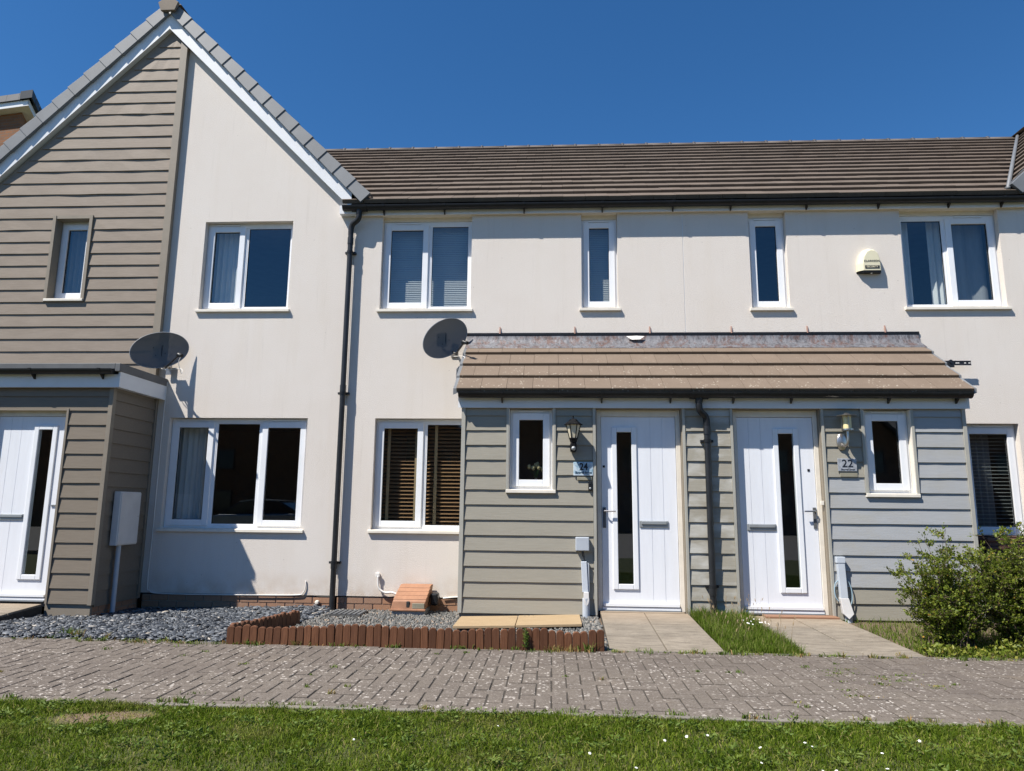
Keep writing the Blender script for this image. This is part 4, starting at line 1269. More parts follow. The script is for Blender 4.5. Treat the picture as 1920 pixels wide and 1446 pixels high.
# ================================================================== FITTINGS ON THE WALLS
def dish(label, c, d, wx, hy, roll, foot, arm_tip, group='satellite dishes'):
    t = thing('satellite_dish', label, 'satellite dish', foot, group)
    d = Vector(d).normalized()
    rt_ = Vector((0,0,1)).cross(d).normalized()*-1
    up_ = rt_.cross(d)*-1
    if up_.z < 0: up_ = -up_
    r_ = rt_*math.cos(roll)+up_*math.sin(roll); u_ = -rt_*math.sin(roll)+up_*math.cos(roll)
    c = Vector(c); dep = 0.042
    nR, nA = 6, 40; vs = [c - d*dep]; fs = []
    for i in range(1, nR+1):
        q = i/nR
        for k in range(nA):
            a = 2*math.pi*k/nA
            vs.append(c + r_*(wx*q*math.cos(a)) + u_*(hy*q*math.sin(a)) - d*(dep*(1-q*q)))
    for k in range(nA):
        fs.append((0, 1+k, 1+(k+1) % nA))
    for i in range(nR-1):
        for k in range(nA):
            a = 1+i*nA+k; b = 1+i*nA+(k+1) % nA
            fs.append((a, a+nA, b+nA, b))
    nV = len(vs)
    vs2 = [v - d*0.003 for v in vs]
    m = MB().add(vs+vs2, fs+[tuple(reversed([i+nV for i in f])) for f in fs])
    m.build('reflector', M['dish'], t, smooth=True)
    m = MB(); path = [c + r_*(wx*math.cos(2*math.pi*k/48)) + u_*(hy*math.sin(2*math.pi*k/48)) for k in range(49)]
    m.tube(path, 0.0055, 6, cap=False); m.build('rim', M['dish_rim'], t, smooth=True)
    back = c - d*(dep+0.05)
    m = MB()
    for sx in (-0.06, 0.06):
        for sz in (-0.05, 0.05):
            m.tube([c-d*dep*0.9+r_*sx+u_*sz, back+r_*sx*0.6+u_*sz], 0.008, 6)
    m.box(back.x-0.06, back.x+0.06, back.y-0.025, back.y+0.025, back.z-0.09, back.z+0.07)
    m.build('clamp', M['black'], t)
    fo = Vector(foot)
    m = MB(); m.tube(smooth_path([back+Vector((0,0,0.06)), back-Vector((0,0,0.08)), (back+fo)/2-Vector((0,0,0.10)), fo+Vector((0,-0.08,0.0)), fo]), 0.016, 10)
    m.box(fo.x-0.035, fo.x+0.035, fo.y-0.012, fo.y, fo.z-0.09, fo.z+0.09)
    m.build('mast', M['steel'], t, smooth=True, angle=40)
    low = c - u_*hy*0.92 - d*0.02; tip = Vector(arm_tip)
    m = MB(); m.tube([low, low+d*0.06-u_*0.03, tip], [0.013, 0.013, 0.011], 8); m.build('arm', M['black'], t, smooth=True, angle=40)
    dd = (c - tip).normalized()
    m = MB(); m.tube([tip-dd*0.06, tip-dd*0.01, tip, tip+dd*0.012, tip+dd*0.03], [0.022, 0.022, 0.03, 0.03, 0.026], 12); m.build('receiver', M['black'], t, smooth=True, angle=40)
    m = MB(); m.tube(smooth_path([tip-dd*0.05, tip-Vector((0.0,0.0,0.10)), tip+Vector((0.02,0.05,-0.22)), tip+Vector((-0.02,0.10,-0.15)), low-Vector((0,0,0.05)), back-Vector((0,0,0.15))]), 0.004, 6); m.build('cable', M['white_cable'], t, smooth=True)
dish('grey satellite dish above the flat porch roof, in front of the taupe boards', (-4.945, -0.27, 3.115), (0.62,-0.78,0.0), 0.345, 0.222, math.radians(-20), (-4.93, -0.034, 2.93), (-4.56, -0.50, 3.00))
dish('grey satellite dish on the white wall beside the tan tiled porch roof', (-1.315, -0.27, 3.26), (0.62,-0.78,0.0), 0.35, 0.215, math.radians(-36), (-1.24, -0.002, 3.16), (-1.05, -0.50, 3.15))

# alarm box
al = thing('alarm_box', 'ivory burglar alarm box high on the white wall', 'alarm box', (3.965, -0.002, 4.14))
prof = [(-0.145,4.155),(-0.142,4.25),(-0.115,4.36),(-0.065,4.425),(0.0,4.45),(0.065,4.44),(0.115,4.40),(0.142,4.30),(0.145,4.155)]
m = MB(); nP = len(prof)
vs = [(3.965+x, -0.002, z) for x, z in prof] + [(3.965+x*0.97, -0.05, z-0.002) for x, z in prof] + [(3.965+x*0.72+0.018, -0.085, 4.155+(z-4.155)*0.90) for x, z in prof]
fs = [(i+nP*k, i+1+nP*k, i+1+nP*(k+1), i+nP*(k+1)) for k in range(2) for i in range(nP-1)] + [tuple(range(2*nP, 3*nP))]
m.add(vs, fs); m.build('casing', M['alarm'], al, fix=True, bevel=0.006)
m = MB(); m.prism([(3.965-0.145,-0.002,4.155),(3.965+0.145,-0.002,4.155),(3.965+0.122,-0.084,4.155),(3.965-0.086,-0.084,4.155)], (0.004,0.004,-0.022)); m.build('base', M['black'], al, fix=True)
m = MB(); m.lathe([(0.011,0),(0.011,-0.012),(0.0,-0.016)], (3.985,-0.05,4.133), 10); m.build('light', M['white_cable'], al, smooth=True)
text('lettering', 'CLARKSON', 0.036, M['ink'], al, (3.985, -0.0875, 4.275), sx=1.05)
m = MB(); m.box(3.898, 4.072, -0.0885, -0.084, 4.178, 4.218); m.build('label_strip', M['ink'], al)
text('lettering', 'SECURITY', 0.034, M['alarm'], al, (3.985, -0.0895, 4.199), sx=0.95, bold=0.0004)

# coach lantern, no. 24
L = thing('wall_lamp', 'black coach lantern wall lamp with cream panes above the 24 plate', 'wall lamp', (0.235, PY-0.02, 1.80), 'wall lamps by the doors')
cx_, cy_ = 0.235, PY-0.125
m = MB(); m.lathe([(0.0,2.195),(0.008,2.19),(0.006,2.168),(0.03,2.155),(0.042,2.15),(0.05,2.135),(0.085,2.108),(0.10,2.098),(0.10,2.09),(0.0,2.09)], (cx_,cy_,0), 6); m.build('cap', M['lamp_black'], L)
m = MB()
for k in range(6):
    a = math.pi/3*k
    m.tube([(cx_+0.078*math.cos(a), cy_+0.078*math.sin(a), 2.092), (cx_+0.042*math.cos(a), cy_+0.042*math.sin(a), 1.945)], 0.0055, 6)
m.lathe([(0.046,1.950),(0.048,1.94),(0.040,1.925),(0.034,1.90),(0.0,1.90)], (cx_,cy_,0), 6)
m.build('cage', M['lamp_black'], L)
for k in range(6):
    a0, a1 = math.pi/3*k, math.pi/3*(k+1)
    m = MB(); m.quad((cx_+0.041*math.cos(a0),cy_+0.041*math.sin(a0),1.948),(cx_+0.041*math.cos(a1),cy_+0.041*math.sin(a1),1.948),(cx_+0.076*math.cos(a1),cy_+0.076*math.sin(a1),2.091),(cx_+0.076*math.cos(a0),cy_+0.076*math.sin(a0),2.091))
    m.build('pane', M['lamp_glass'], L)
m = MB(); m.box(cx_-0.034, cx_+0.034, PY-0.15, PY-0.012, 1.80, 1.905); m.build('bracket', M['lamp_black'], L, bevel=0.018)
m = MB(); m.lathe([(0.024,0.0),(0.022,0.012),(0.012,0.022),(0.0,0.024)], (cx_, PY-0.15, 1.835), 12, axis='Y'); m.build('sensor', M['grey_metal'], L, smooth=True)

# steel lamp, no. 22
L = thing('wall_lamp', 'steel wall lamp with flat disc cap and cream tube above the 22 plate', 'wall lamp', (3.13, PY-0.02, 1.80), 'wall lamps by the doors')
cx_, cy_ = 3.155, PY-0.12
m = MB(); m.lathe([(0.0,2.235),(0.02,2.232),(0.035,2.215),(0.10,2.205),(0.105,2.20),(0.0,2.198)], (cx_,cy_,0), 24); m.build('cap', M['steel'], L, smooth=True, angle=50)
m = MB(); m.lathe([(0.042,2.198),(0.042,2.06),(0.0,2.06)], (cx_,cy_,0), 18); m.build('glass_tube', M['lamp_yellow'], L, smooth=True, angle=50)
m = MB()
for k in range(3):
    a = 2*math.pi*k/3+0.4
    m.tube([(cx_+0.055*math.cos(a), cy_+0.055*math.sin(a), 2.198),(cx_+0.055*math.cos(a), cy_+0.055*math.sin(a), 2.04)], 0.004, 6)
m.lathe([(0.0,2.06),(0.06,2.06),(0.06,2.045),(0.0,2.04)], (cx_,cy_,0), 18); m.build('cage', M['steel'], L, smooth=True, angle=50)
m = MB(); m.lathe([(0.055,0.0),(0.054,0.012),(0.045,0.02),(0.0,0.024)], (3.125, PY-0.012, 1.93), 20, axis='Y', mat=Matrix.Diagonal((1,1,1.7)))
m.tube(smooth_path([(3.13,PY-0.03,1.885),(3.135,PY-0.085,1.88),(3.15,cy_,1.93),(cx_,cy_,2.045)]), 0.012, 8)
m.tube([(3.13,PY-0.03,1.89),(3.13,PY-0.05,1.885)], 0.02, 10)
m.build('wall_mount', M['steel'], L, smooth=True, angle=50)

# number and name plates, doorbell
p = thing('number_plate', 'pale blue house number plate reading 24 under the coach lantern', 'house sign', (0.345, PY-0.02, 1.545), 'house number plates')
m = MB(); m.box(0.237, 0.452, PY-0.032, PY-0.018, 1.545, 1.695); m.build('plate', M['plate24'], p, bevel=0.012)
m = MB(); m.box(0.242, 0.447, PY-0.0325, PY-0.0315, 1.551, 1.556); m.build('plate_edge', M['paleblue'], p)
text('lettering', '24', 0.105, M['ink'], p, (0.348, PY-0.0335, 1.642), bold=0.003, sx=0.86)
text('lettering', 'Sherrell Street', 0.033, M['navy_ink'], p, (0.345, PY-0.0335, 1.580), bold=0.0012, sx=0.92)
p = thing('number_plate', 'mottled grey house number plate reading 22 under the steel lamp', 'house sign', (3.165, PY-0.02, 1.61), 'house number plates')
m = MB(); m.box(3.065, 3.262, PY-0.030, PY-0.018, 1.615, 1.752); m.build('plate', M['plate22'], p, bevel=0.002)
text('lettering', '22', 0.115, M['ink'], p, (3.165, PY-0.0315, 1.695), bold=0.0005, sx=1.05)
text('lettering', 'Sherrell Street', 0.028, M['ink'], p, (3.165, PY-0.0315, 1.634), sx=0.9, shear=0.25)
m = MB(); m.box(0.275, 0.440, PY-0.026, PY-0.016, 1.497, 1.535)
o = tag(m.build('name_plate', M['bronze'], bevel=0.004), 'small sage name plate under the blue plate reading 24', 'sign', 'small name plates')
m = MB(); m.box(3.085, 3.268, PY-0.024, PY-0.016, 1.555, 1.598)
o = tag(m.build('name_plate', M['bronze'], bevel=0.003), 'small sage name plate under the grey plate reading 22', 'sign', 'small name plates')
p = thing('doorbell', 'black video doorbell beside the door frame of number 24', 'doorbell', (0.418, PY-0.02, 1.385))
m = MB(); m.box(0.397, 0.440, PY-0.038, PY-0.016, 1.385, 1.485); m.build('casing', M['black'], p, bevel=0.006)
m = MB(); m.lathe([(0.009,0),(0.008,0.003),(0,0.004)], (0.418, PY-0.038, 1.462), 12, axis='Y'); m.build('lens', M['dark_glass'], p, smooth=True)
m = MB(); m.lathe([(0.012,0),(0.011,0.003),(0,0.004)], (0.418, PY-0.038, 1.410), 12, axis='Y'); m.build('button', M['grey_metal'], p, smooth=True)

# white cabinet on the side of the left porch, with its pipe
p = thing('meter_cabinet', 'white meter cabinet on the shaded side of the taupe porch', 'meter box', (-5.0, -0.53, 0.0))
m = MB(); m.box(-5.052, -4.972, -0.735, -0.325, 0.722, 1.335); m.build('casing', M['cabinet'], p, bevel=0.006)
m = MB(); m.box(-4.972, -4.962, -0.725, -0.335, 0.735, 1.322); m.build('door', M['cabinet'], p, bevel=0.003)
m = MB(); m.lathe([(0.008,0),(0.008,0.006),(0,0.006)], (-4.966, -0.36, 1.05), 8, mat=Matrix.Rotation(math.radians(90),3,'Y')); m.build('lock', M['steel'], p)
m = MB(); m.tube([(-5.01,-0.615,0.735),(-5.01,-0.61,-0.06)], 0.026, 14); m.build('pipe', M['lightgrey'], p, smooth=True, angle=60)

# junction box and conduits by door 24
p = thing('junction_box', 'square pale grey junction box left of the number 24 door', 'junction box', (0.325, PY-0.02, 0.745))
m = MB(); m.box(0.255, 0.400, PY-0.075, PY-0.012, 0.748, 0.892); m.build('casing', M['lightgrey'], p, bevel=0.008)
m = MB(); m.tube(smooth_path([(0.325,PY-0.045,0.75),(0.33,PY-0.045,0.70),(0.348,PY-0.045,0.66),(0.35,PY-0.045,0.60)]), 0.006, 6); m.tube(smooth_path([(0.335,PY-0.04,0.75),(0.345,PY-0.04,0.70),(0.355,PY-0.045,0.64)]), 0.005, 6); m.build('cable', M['pipe_black'], p, smooth=True)
p = thing('conduit', 'pale cable conduit with rounded white foot left of door 24', 'conduit', (0.35, PY-0.04, 0.04), 'cable conduits by the doors')
m = MB(); m.prism([(0.312,PY-0.014,0.635),(0.312,PY-0.062,0.635),(0.372,PY-0.062,0.640),(0.372,PY-0.014,0.640)], (0.014,0,-0.315)); m.build('cover', M['paleblue'], p, fix=True, bevel=0.004)
m = MB(); m.prism([(0.380,PY-0.012,0.625),(0.380,PY-0.05,0.625),(0.396,PY-0.05,0.62),(0.396,PY-0.012,0.62)], (0.004,0,-0.30)); m.build('side_strip', M['lightgrey'], p, fix=True)
m = MB(); m.prism([(0.338,PY-0.075,0.325),(0.392,PY-0.075,0.325),(0.393,PY-0.085,0.23),(0.382,PY-0.085,0.195),(0.365,PY-0.085,0.182),(0.348,PY-0.085,0.195),(0.337,PY-0.085,0.23)][::-1], (0,0.05,0)); m.build('shoe', M['cabinet'], p, fix=True, bevel=0.004)
m = MB(); m.tube([(0.363,PY-0.046,0.26),(0.363,PY-0.046,0.03)], 0.039, 16); m.build('duct', M['lightgrey'], p, smooth=True, angle=60)
p = thing('conduit', 'pale blue square conduit with looping cable right of door 22', 'conduit', (3.05, PY-0.04, 0.04), 'cable conduits by the doors')
m = MB(); m.prism([(2.978,PY-0.012,0.715),(2.978,PY-0.066,0.715),(3.052,PY-0.066,0.715),(3.052,PY-0.012,0.715)], (0.014,0,-0.41)); m.box(2.972, 3.060, PY-0.070, PY-0.010, 0.66, 0.722); m.build('cover', M['paleblue'], p, fix=True, bevel=0.003)
m = MB(); m.prism([(2.985,PY-0.07,0.305),(3.07,PY-0.07,0.305),(3.105,PY-0.09,0.15),(3.05,PY-0.10,0.10),(3.0,PY-0.09,0.15)][::-1], (0,0.06,0)); m.build('shoe', M['cabinet'], p, fix=True, bevel=0.004)
m = MB(); m.tube([(3.058,PY-0.046,0.20),(3.066,PY-0.046,0.03)], 0.036, 16); m.build('duct', M['lightgrey'], p, smooth=True, angle=60)
m = MB(); m.tube(smooth_path([(3.05,PY-0.03,0.52),(3.09,PY-0.035,0.47),(3.115,PY-0.04,0.38),(3.11,PY-0.045,0.28),(3.08,PY-0.05,0.20)]), 0.006, 6)
m.tube(smooth_path([(2.985,PY-0.03,0.48),(2.955,PY-0.035,0.45),(2.94,PY-0.04,0.38),(2.948,PY-0.045,0.31),(2.975,PY-0.05,0.27)]), 0.006, 6); m.build('cable', M['blue_cable'], p, smooth=True)
m = MB(); m.box(2.872, 2.905, PY-0.005, PY+0.02, 1.255, 1.30)
tag(m.build('door_contact', M['cream'], bevel=0.003), 'tiny cream contact box on the frame of door 22', 'door contact')

# condensate pipe and cables on the white wall
p = thing('overflow_pipe', 'white overflow pipe bending down the wall above the gas box', 'pipe', (-2.08, -0.03, 0.13))
m = MB(); m.tube([(-2.10,-0.002,0.385),(-2.10,-0.035,0.385)], 0.024, 12); m.box(-2.125,-2.072,-0.045,-0.03,0.355,0.405); m.build('elbow', M['white_cable'], p, bevel=0.005)
m = MB(); m.tube(smooth_path([(-2.095,-0.035,0.37),(-2.09,-0.035,0.28),(-2.07,-0.035,0.215),(-2.0,-0.035,0.175),(-1.92,-0.035,0.178),(-1.85,-0.04,0.155),(-1.80,-0.05,0.12)]), 0.013, 10); m.build('pipe', M['white_cable'], p, smooth=True)
m = MB(); m.tube(smooth_path([(-2.985,-0.01,0.295),(-2.985,-0.014,0.22),(-3.01,-0.014,0.155),(-3.08,-0.014,0.128),(-3.5,-0.014,0.120),(-4.2,-0.014,0.115),(-4.80,-0.014,0.118),(-4.93,-0.014,0.15),(-4.965,-0.014,0.24),(-4.96,-0.014,0.9),(-4.965,-0.012,2.2),(-4.955,-0.012,2.75)]), 0.0065, 8)
tag(m.build('wall_cable', M['white_cable'], smooth=True), 'thin white cable looping along the foot of the white wall under the large window', 'cable')
m = MB(); m.tube(smooth_path([(-1.30,-0.014,0.118),(-1.2,-0.014,0.130),(-1.1,-0.014,0.136),(-1.01,-0.014,0.134)]), 0.008, 8)
tag(m.build('wall_cable', M['white_cable'], smooth=True), 'short white cable between the gas box and the sage porch', 'cable')
m = MB(); m.lathe([(0.026,0),(0.026,0.03),(0.018,0.042),(0,0.044)], (-2.83, 0.0, 0.045), 14, axis='Y')
tag(m.build('vent_cap', M['cream'], smooth=True, angle=50), 'small round cream cap low on the brick plinth beside the drainpipe', 'vent')
p = thing('wall_bracket', 'black slotted metal bracket on the white wall right of the porch roof', 'bracket', (4.85, -0.005, 2.95))
m = MB(); m.box(4.83, 5.05, -0.092, -0.086, 2.945, 3.0); m.box(4.83, 5.05, -0.098, -0.092, 2.945, 2.951); m.box(4.83, 5.05, -0.098, -0.092, 2.994, 3.0); m.build('arm', M['pipe_black'], p)
for x in (4.87, 4.89, 4.97, 5.02):
    b = MB(); b.box(x, x+0.022, -0.0945, -0.092, 2.967, 2.979); b.build('slot', M['white_cable'], p)
m = MB(); m.tube([(4.79,-0.003,2.965),(4.82,-0.10,2.99)], 0.028, 10); m.box(4.74, 4.84, -0.006, -0.001, 2.90, 3.02); m.box(4.755,4.85,-0.10,-0.085,2.92,3.0); m.build('mount', M['pipe_black'], p)

# gas meter box
p = thing('gas_meter_box', 'terracotta ribbed gas meter box half sunk in the gravel by the brick plinth', 'gas meter box', (-1.65, -0.25, -0.05))
xa, xb = -1.84, -1.44
m = MB()
# base, then lid with four ribs down its slope and a near-upright front
m.box(xa+0.012, xb-0.012, -0.395, -0.04, -0.10, 0.028); m.build('base', M['grey_metal'], p, bevel=0.006)
prof = [(-0.415,0.03),(-0.40,0.125),(-0.375,0.145),(-0.12,0.285),(-0.03,0.285),(-0.03,0.03)]
m = MB(); m.add([(xa-0.01+0.06*(z/0.285), y, z) for y, z in prof]+[(xb-0.02+0.04*(z/0.285), y, z) for y, z in prof],
     [tuple(reversed(range(6))), tuple(range(6,12))]+[(i, (i+1)%6, (i+1)%6+6, i+6) for i in range(6)])
m.build('lid', M['terracotta'], p, fix=True, bevel=0.008)
for i in range(4):
    u0 = i/4; y0_, z0_ = -0.378+0.258*u0, 0.14+0.145*u0
    u1 = (i+1)/4-0.012; y1_, z1_ = -0.378+0.258*u1, 0.14+0.145*u1
    sh = lambda z: 0.06*(z/0.285)
    b = MB(); nn = Vector((0,-0.49,0.87))*0.009
    q = [Vector((xa-0.012+sh(z0_),y0_,z0_)),Vector((xb-0.012+0.02*(z0_/0.285),y0_,z0_)),Vector((xb-0.012+0.03*(z1_/0.285),y1_,z1_)),Vector((xa-0.012+sh(z1_),y1_,z1_))]
    b.prism([v-nn*0.3 for v in q], nn*1.2); b.build('rib', M['terracotta'], p, fix=True, bevel=0.004)
m = MB(); m.box(-1.665, -1.625, -0.414, -0.38, 0.055, 0.125); m.build('latch_recess', M['rubber'], p, bevel=0.008)
m = MB(); m.box(-1.595, -1.455, -0.4145, -0.395, 0.045, 0.105); m.build('label_recess', M['bronze'], p, bevel=0.004)
m = MB(); m.box(xa-0.015, xb+0.0, -0.425, -0.40, 0.018, 0.040); m.build('lip', M['terracotta'], p, bevel=0.005)
m = MB(); m.box(-1.425, -1.335, -0.20, -0.06, 0.055, 0.195)
tag(m.build('socket_cover', M['black'], bevel=0.02), 'black weatherproof socket cover behind the terracotta gas box', 'socket cover')

# inspection cover, pine planks
p = thing('inspection_cover', 'flat dark inspection cover lying in the gravel beside the drainpipe', 'manhole cover', (-2.33,-0.45,-0.02))
m = MB(); m.box(-2.53, -2.13, -0.68, -0.28, -0.04, gz(-2.3,-0.45)+0.022); m.build('plate', M['rubber'], p, bevel=0.006)
for i in range(7):
    b = MB(); b.box(-2.51+i*0.055, -2.475+i*0.055, -0.62, -0.30, gz(-2.3,-0.45)+0.021, gz(-2.3,-0.45)+0.030); b.build('rib', M['felt'], p)
def plank(label, x0, x1, ya, yb, sk, z, tilt=0.0):
    m = MB(); m.prism([(x0,ya,z),(x1,ya+sk,z+tilt),(x1,yb+sk,z+tilt),(x0,yb,z)], (0,0,0.026))
    tag(m.build('plank', M['pine'], bevel=0.003, fix=True), label, 'plank', 'pale planks on the gravel')
plank('pale pine plank on the gravel below the porch window, left one of the pair', -0.955, -0.355, -1.66, -1.02, 0.03, 0.035, 0.012)
plank('pale pine plank on the gravel, right one of the pair nearest door 24', -0.348, 0.295, -1.62, -0.98, 0.06, 0.048, 0.014)

# log edging
def log_mesh(hh, wd=0.0675):
    m = MB(); n = 7
    prof = [(wd/2*math.cos(a), hh-wd*0.42+wd*0.42*math.sin(a)) for a in [math.pi*k/n for k in range(n+1)]]
    pts = [(wd/2,-0.08)] + prof + [(-wd/2,-0.08)]
    k = len(pts)
    v = [(x, -0.010, z) for x, z in pts] + [(x*0.86, -0.020, z-0.004) for x, z in pts] + [(x, 0.012, z) for x, z in pts]
    f = [tuple(range(k, 2*k))]
    for i in range(k):
        j = (i+1) % k
        f += [(i, j, j+k, i+k), (i+2*k, j+2*k, j, i)]
    f += [tuple(reversed(range(2*k, 3*k)))]
    m.add(v, f)
    me = m.mesh('log', M['log'], (0,0,0))
    bm = bmesh.new(); bm.from_mesh(me); bmesh.ops.recalc_face_normals(bm, faces=bm.faces[:]); bm.to_mesh(me); bm.free()
    return me
lms = [log_mesh(0.152), log_mesh(0.160), log_mesh(0.146)]
le = thing('log_edging', 'low dark-stained log edging along the paving, front run', 'garden edging', (-1.15, -2.44, 0), 'log roll edging')
x = -2.80
while x < 0.465:
    hgt = 0.05*max(0, min(1, -(x+1.0)))*0
    rise = 0.012*math.sin(x*3.1) + (0.016 if -0.62 < x < 0.0 else 0) - 0.012*(x > 0.1)
    piece('log', random.choice(lms), le, (x, -2.435+0.008*math.sin(x*2.3)+random.uniform(-.002,.002), 0.012+rise+random.uniform(-.004,.004)), (random.uniform(-.04,.02), random.uniform(-.02,.02), random.uniform(-.06,.06)))
    x += 0.0684
le = thing('log_edging', 'low dark-stained log edging returning from the paving towards the house', 'garden edging', (-2.72, -1.8, 0), 'log roll edging')
y = -2.37
while y < -1.22:
    u = (y+2.37)/1.15
    piece('log', random.choice(lms), le, (-2.815+0.20*u, y, 0.006-0.03*u+random.uniform(-.005,.005)), (random.uniform(-.04,.02), random.uniform(-.03,.03), math.radians(80)+random.uniform(-.06,.06)))
    y += 0.0684

# storage box under the right-hand window
p = thing('storage_box', 'dark brown plastic storage box under the right-hand window behind the shrubs', 'storage box', (5.3, -0.45, 0))
m = MB(); m.box(4.74, 5.95, -0.62, -0.10, 0.0, 0.80); m.build('body', M['rubber'], p, bevel=0.01)
m = MB(); m.box(4.70, 5.98, -0.66, -0.08, 0.80, 0.835); m.box(4.72, 5.96, -0.645, -0.09, 0.835, 0.885); m.box(4.70, 5.98, -0.665, -0.075, 0.885, 0.925); m.box(4.78,5.9,-0.60,-0.12,0.925,0.945); m.build('lid', M['brown_plastic'], p, bevel=0.008)

# ================================================================== WHAT HANGS INSIDE THE WINDOWS
def curtain(label, x0, x1, z0, z1, y, mat, folds, cat='curtain'):
    n = folds*8; vs = []
    for i in range(n+1):
        u = i/n; x = x0+(x1-x0)*u
        dy = 0.022*math.sin(u*folds*2*math.pi) + 0.008*math.sin(u*folds*5.1+1)
        vs += [(x, y+dy, z0), (x, y+dy*0.8, z1), (x, y+dy+0.003, z0), (x, y+dy*0.8+0.003, z1)]
    fs = [(4*i, 4*i+4, 4*i+5, 4*i+1) for i in range(n)] + [(4*i+3, 4*i+7, 4*i+6, 4*i+2) for i in range(n)]
    tag(MB().add(vs, fs).build('curtain', M[mat], smooth=True), label, cat, 'window curtains')
curtain('white curtain in the left pane of the rendered gable\'s upper window', -4.60, -4.25, 3.70, 4.93, 0.26, 'curtain', 5)
curtain('white curtain at the left of the wide ground-floor window', -4.86, -4.50, 0.9, 2.28, 0.26, 'curtain', 5)
curtain('pale sheer curtain in the narrow window of the taupe gable', -6.67, -6.40, 3.86, 4.98, 0.24, 'grey_curtain', 4)
curtain('pale curtain at the left edge of the upper right window', 4.41, 4.62, 3.69, 4.97, 0.26, 'curtain', 3)
curtain('pale curtain in the middle of the upper right window', 4.86, 5.08, 3.69, 4.97, 0.26, 'curtain', 3)
curtain('wide grey curtain in the right pane of the upper right window', 5.09, 5.56, 3.69, 4.97, 0.28, 'grey_curtain', 2)
curtain('pale curtain behind the slatted blind of the lower right window', 5.20, 5.42, 0.92, 2.24, 0.36, 'grey_curtain', 3)
def blind(label, x0, x1, z0, z1, y, gap, dep, tilt, mat, tapes=()):
    t = thing('blind', label, 'blind', ((x0+x1)/2, y, z0), 'window blinds')
    m = MB(); z = z0
    while z < z1:
        dy, dz = dep/2*math.cos(tilt), dep/2*math.sin(tilt)
        m.add([(x0,y-dy,z-dz),(x1,y-dy,z-dz),(x1,y+dy,z+dz),(x0,y+dy,z+dz),(x0,y-dy,z-dz+.003),(x1,y-dy,z-dz+.003),(x1,y+dy,z+dz+.003),(x0,y+dy,z+dz+.003)],
              [(0,3,2,1),(4,5,6,7),(0,1,5,4),(1,2,6,5),(2,3,7,6),(3,0,4,7)])
        z += gap
    tag(m.build('slat', M[mat], t), kind='stuff')
    m = MB(); m.box(x0, x1, y-dep/2, y+dep/2, z1, z1+0.04); m.build('head_rail', M[mat], t)
    for xt in tapes:
        m = MB(); m.box(xt-0.019, xt+0.019, y-dep/2-0.006, y-dep/2-0.003, z0-0.02, z1); m.build('tape', M['tape'], t)
blind('dark wooden slatted blind in the ground-floor window left of the sage porch', -2.20, -1.05, 0.93, 2.24, 0.235, 0.047, 0.048, 0.55, 'blind_wood', (-2.075, -1.72, -1.47, -1.12))
blind('pale slatted blind in the lower right window behind the shrubs', 4.42, 5.55, 0.95, 2.20, 0.225, 0.044, 0.03, -0.15, 'white_slat')
blind('blue grey pleated blind in the wide upper window right of the drainpipe', -2.20, -1.06, 3.72, 4.90, 0.215, 0.0255, 0.026, 1.15, 'pleat')
blind('blue grey pleated blind in the narrow upper window left of the joint', 0.40, 0.83, 3.72, 4.90, 0.215, 0.0255, 0.026, 1.15, 'pleat')
# tulips on the porch window ledge
p = thing('tulips', 'cream tulips in a vase behind the small porch window left of door 24', 'flowers', (-0.18, PY+0.20, 1.42))
m = MB(); m.lathe([(0.035,1.43),(0.04,1.47),(0.03,1.53),(0.0,1.53)], (-0.18, PY+0.20, 0), 12); m.build('vase', M['dark_glass'], p, smooth=True)
for dx, dy, hz in ((-0.075,0.0,1.66),(-0.03,-0.02,1.645),(0.0,0.01,1.675),(0.035,-0.015,1.65),(0.075,0.005,1.635),(0.02,0.03,1.69)):
    b = MB(); b.tube(smooth_path([(-0.18,PY+0.20,1.50),(-0.18+dx*0.5,PY+0.20+dy*.6,1.58),(-0.18+dx,PY+0.20+dy,hz-0.03)]), 0.004, 6); b.build('stem', M['stalk'], p, smooth=True)
    b = MB(); b.lathe([(0.004,hz-0.035),(0.020,hz-0.02),(0.023,hz),(0.014,hz+0.018),(0.004,hz+0.022)], (-0.18+dx, PY+0.20+dy, 0), 8); b.build('bloom', M['tulip'], p, smooth=True)

# ================================================================== HOUSE BEHIND, LEFT
bh = thing('brick_house', 'red brick house with dark tiles behind the left gable', 'house', (-12.4, 6, 0))
ang = math.radians(25)
u1 = Vector((-math.cos(ang), math.sin(ang)*0.35, 0)).normalized(); u2 = Vector((math.sin(ang)*-1.0*0 -0.42, 0.9, 0)).normalized()
C0 = Vector((-12.36, 6, 10.50)); Zt = Vector((0,0,1))
def bx3(mb, o, a, b, c):
    q = [o, o+a, o+a+b, o+b]
    return mb.prism([tuple(v) for v in q], tuple(c))
m = MB(); bx3(m, Vector((C0.x,C0.y,-0.1))+u1*0.26+u2*0.26, u1*7, u2*8, Vector((0,0,10.56))); m.build('wall', M['brickwall'], bh, fix=True)
m = MB(); bx3(m, C0+Zt*-0.03, u1*8, u2*8.5, Vector((0,0,0.02))); m.build('soffit', M['cabinet'], bh, fix=True)
m = MB(); bx3(m, C0+Zt*-0.01, u1*8, u2*0.03, Vector((0,0,0.13))); bx3(m, C0+Zt*-0.012, u2*8.5, u1*0.03, Vector((0,0,0.13))); m.build('fascia', M['fascia'], bh, fix=True)
for i in range(10):
    b = MB(); bx3(b, C0+Zt*0.12-u2*0.06+u1*(i*0.36-0.06), u1*0.355, u2*0.35+Zt*0.0, Vector((0,0,0.20))+u2*0.06); b.build('roof_tile', M['blue_slate'], bh, fix=True)
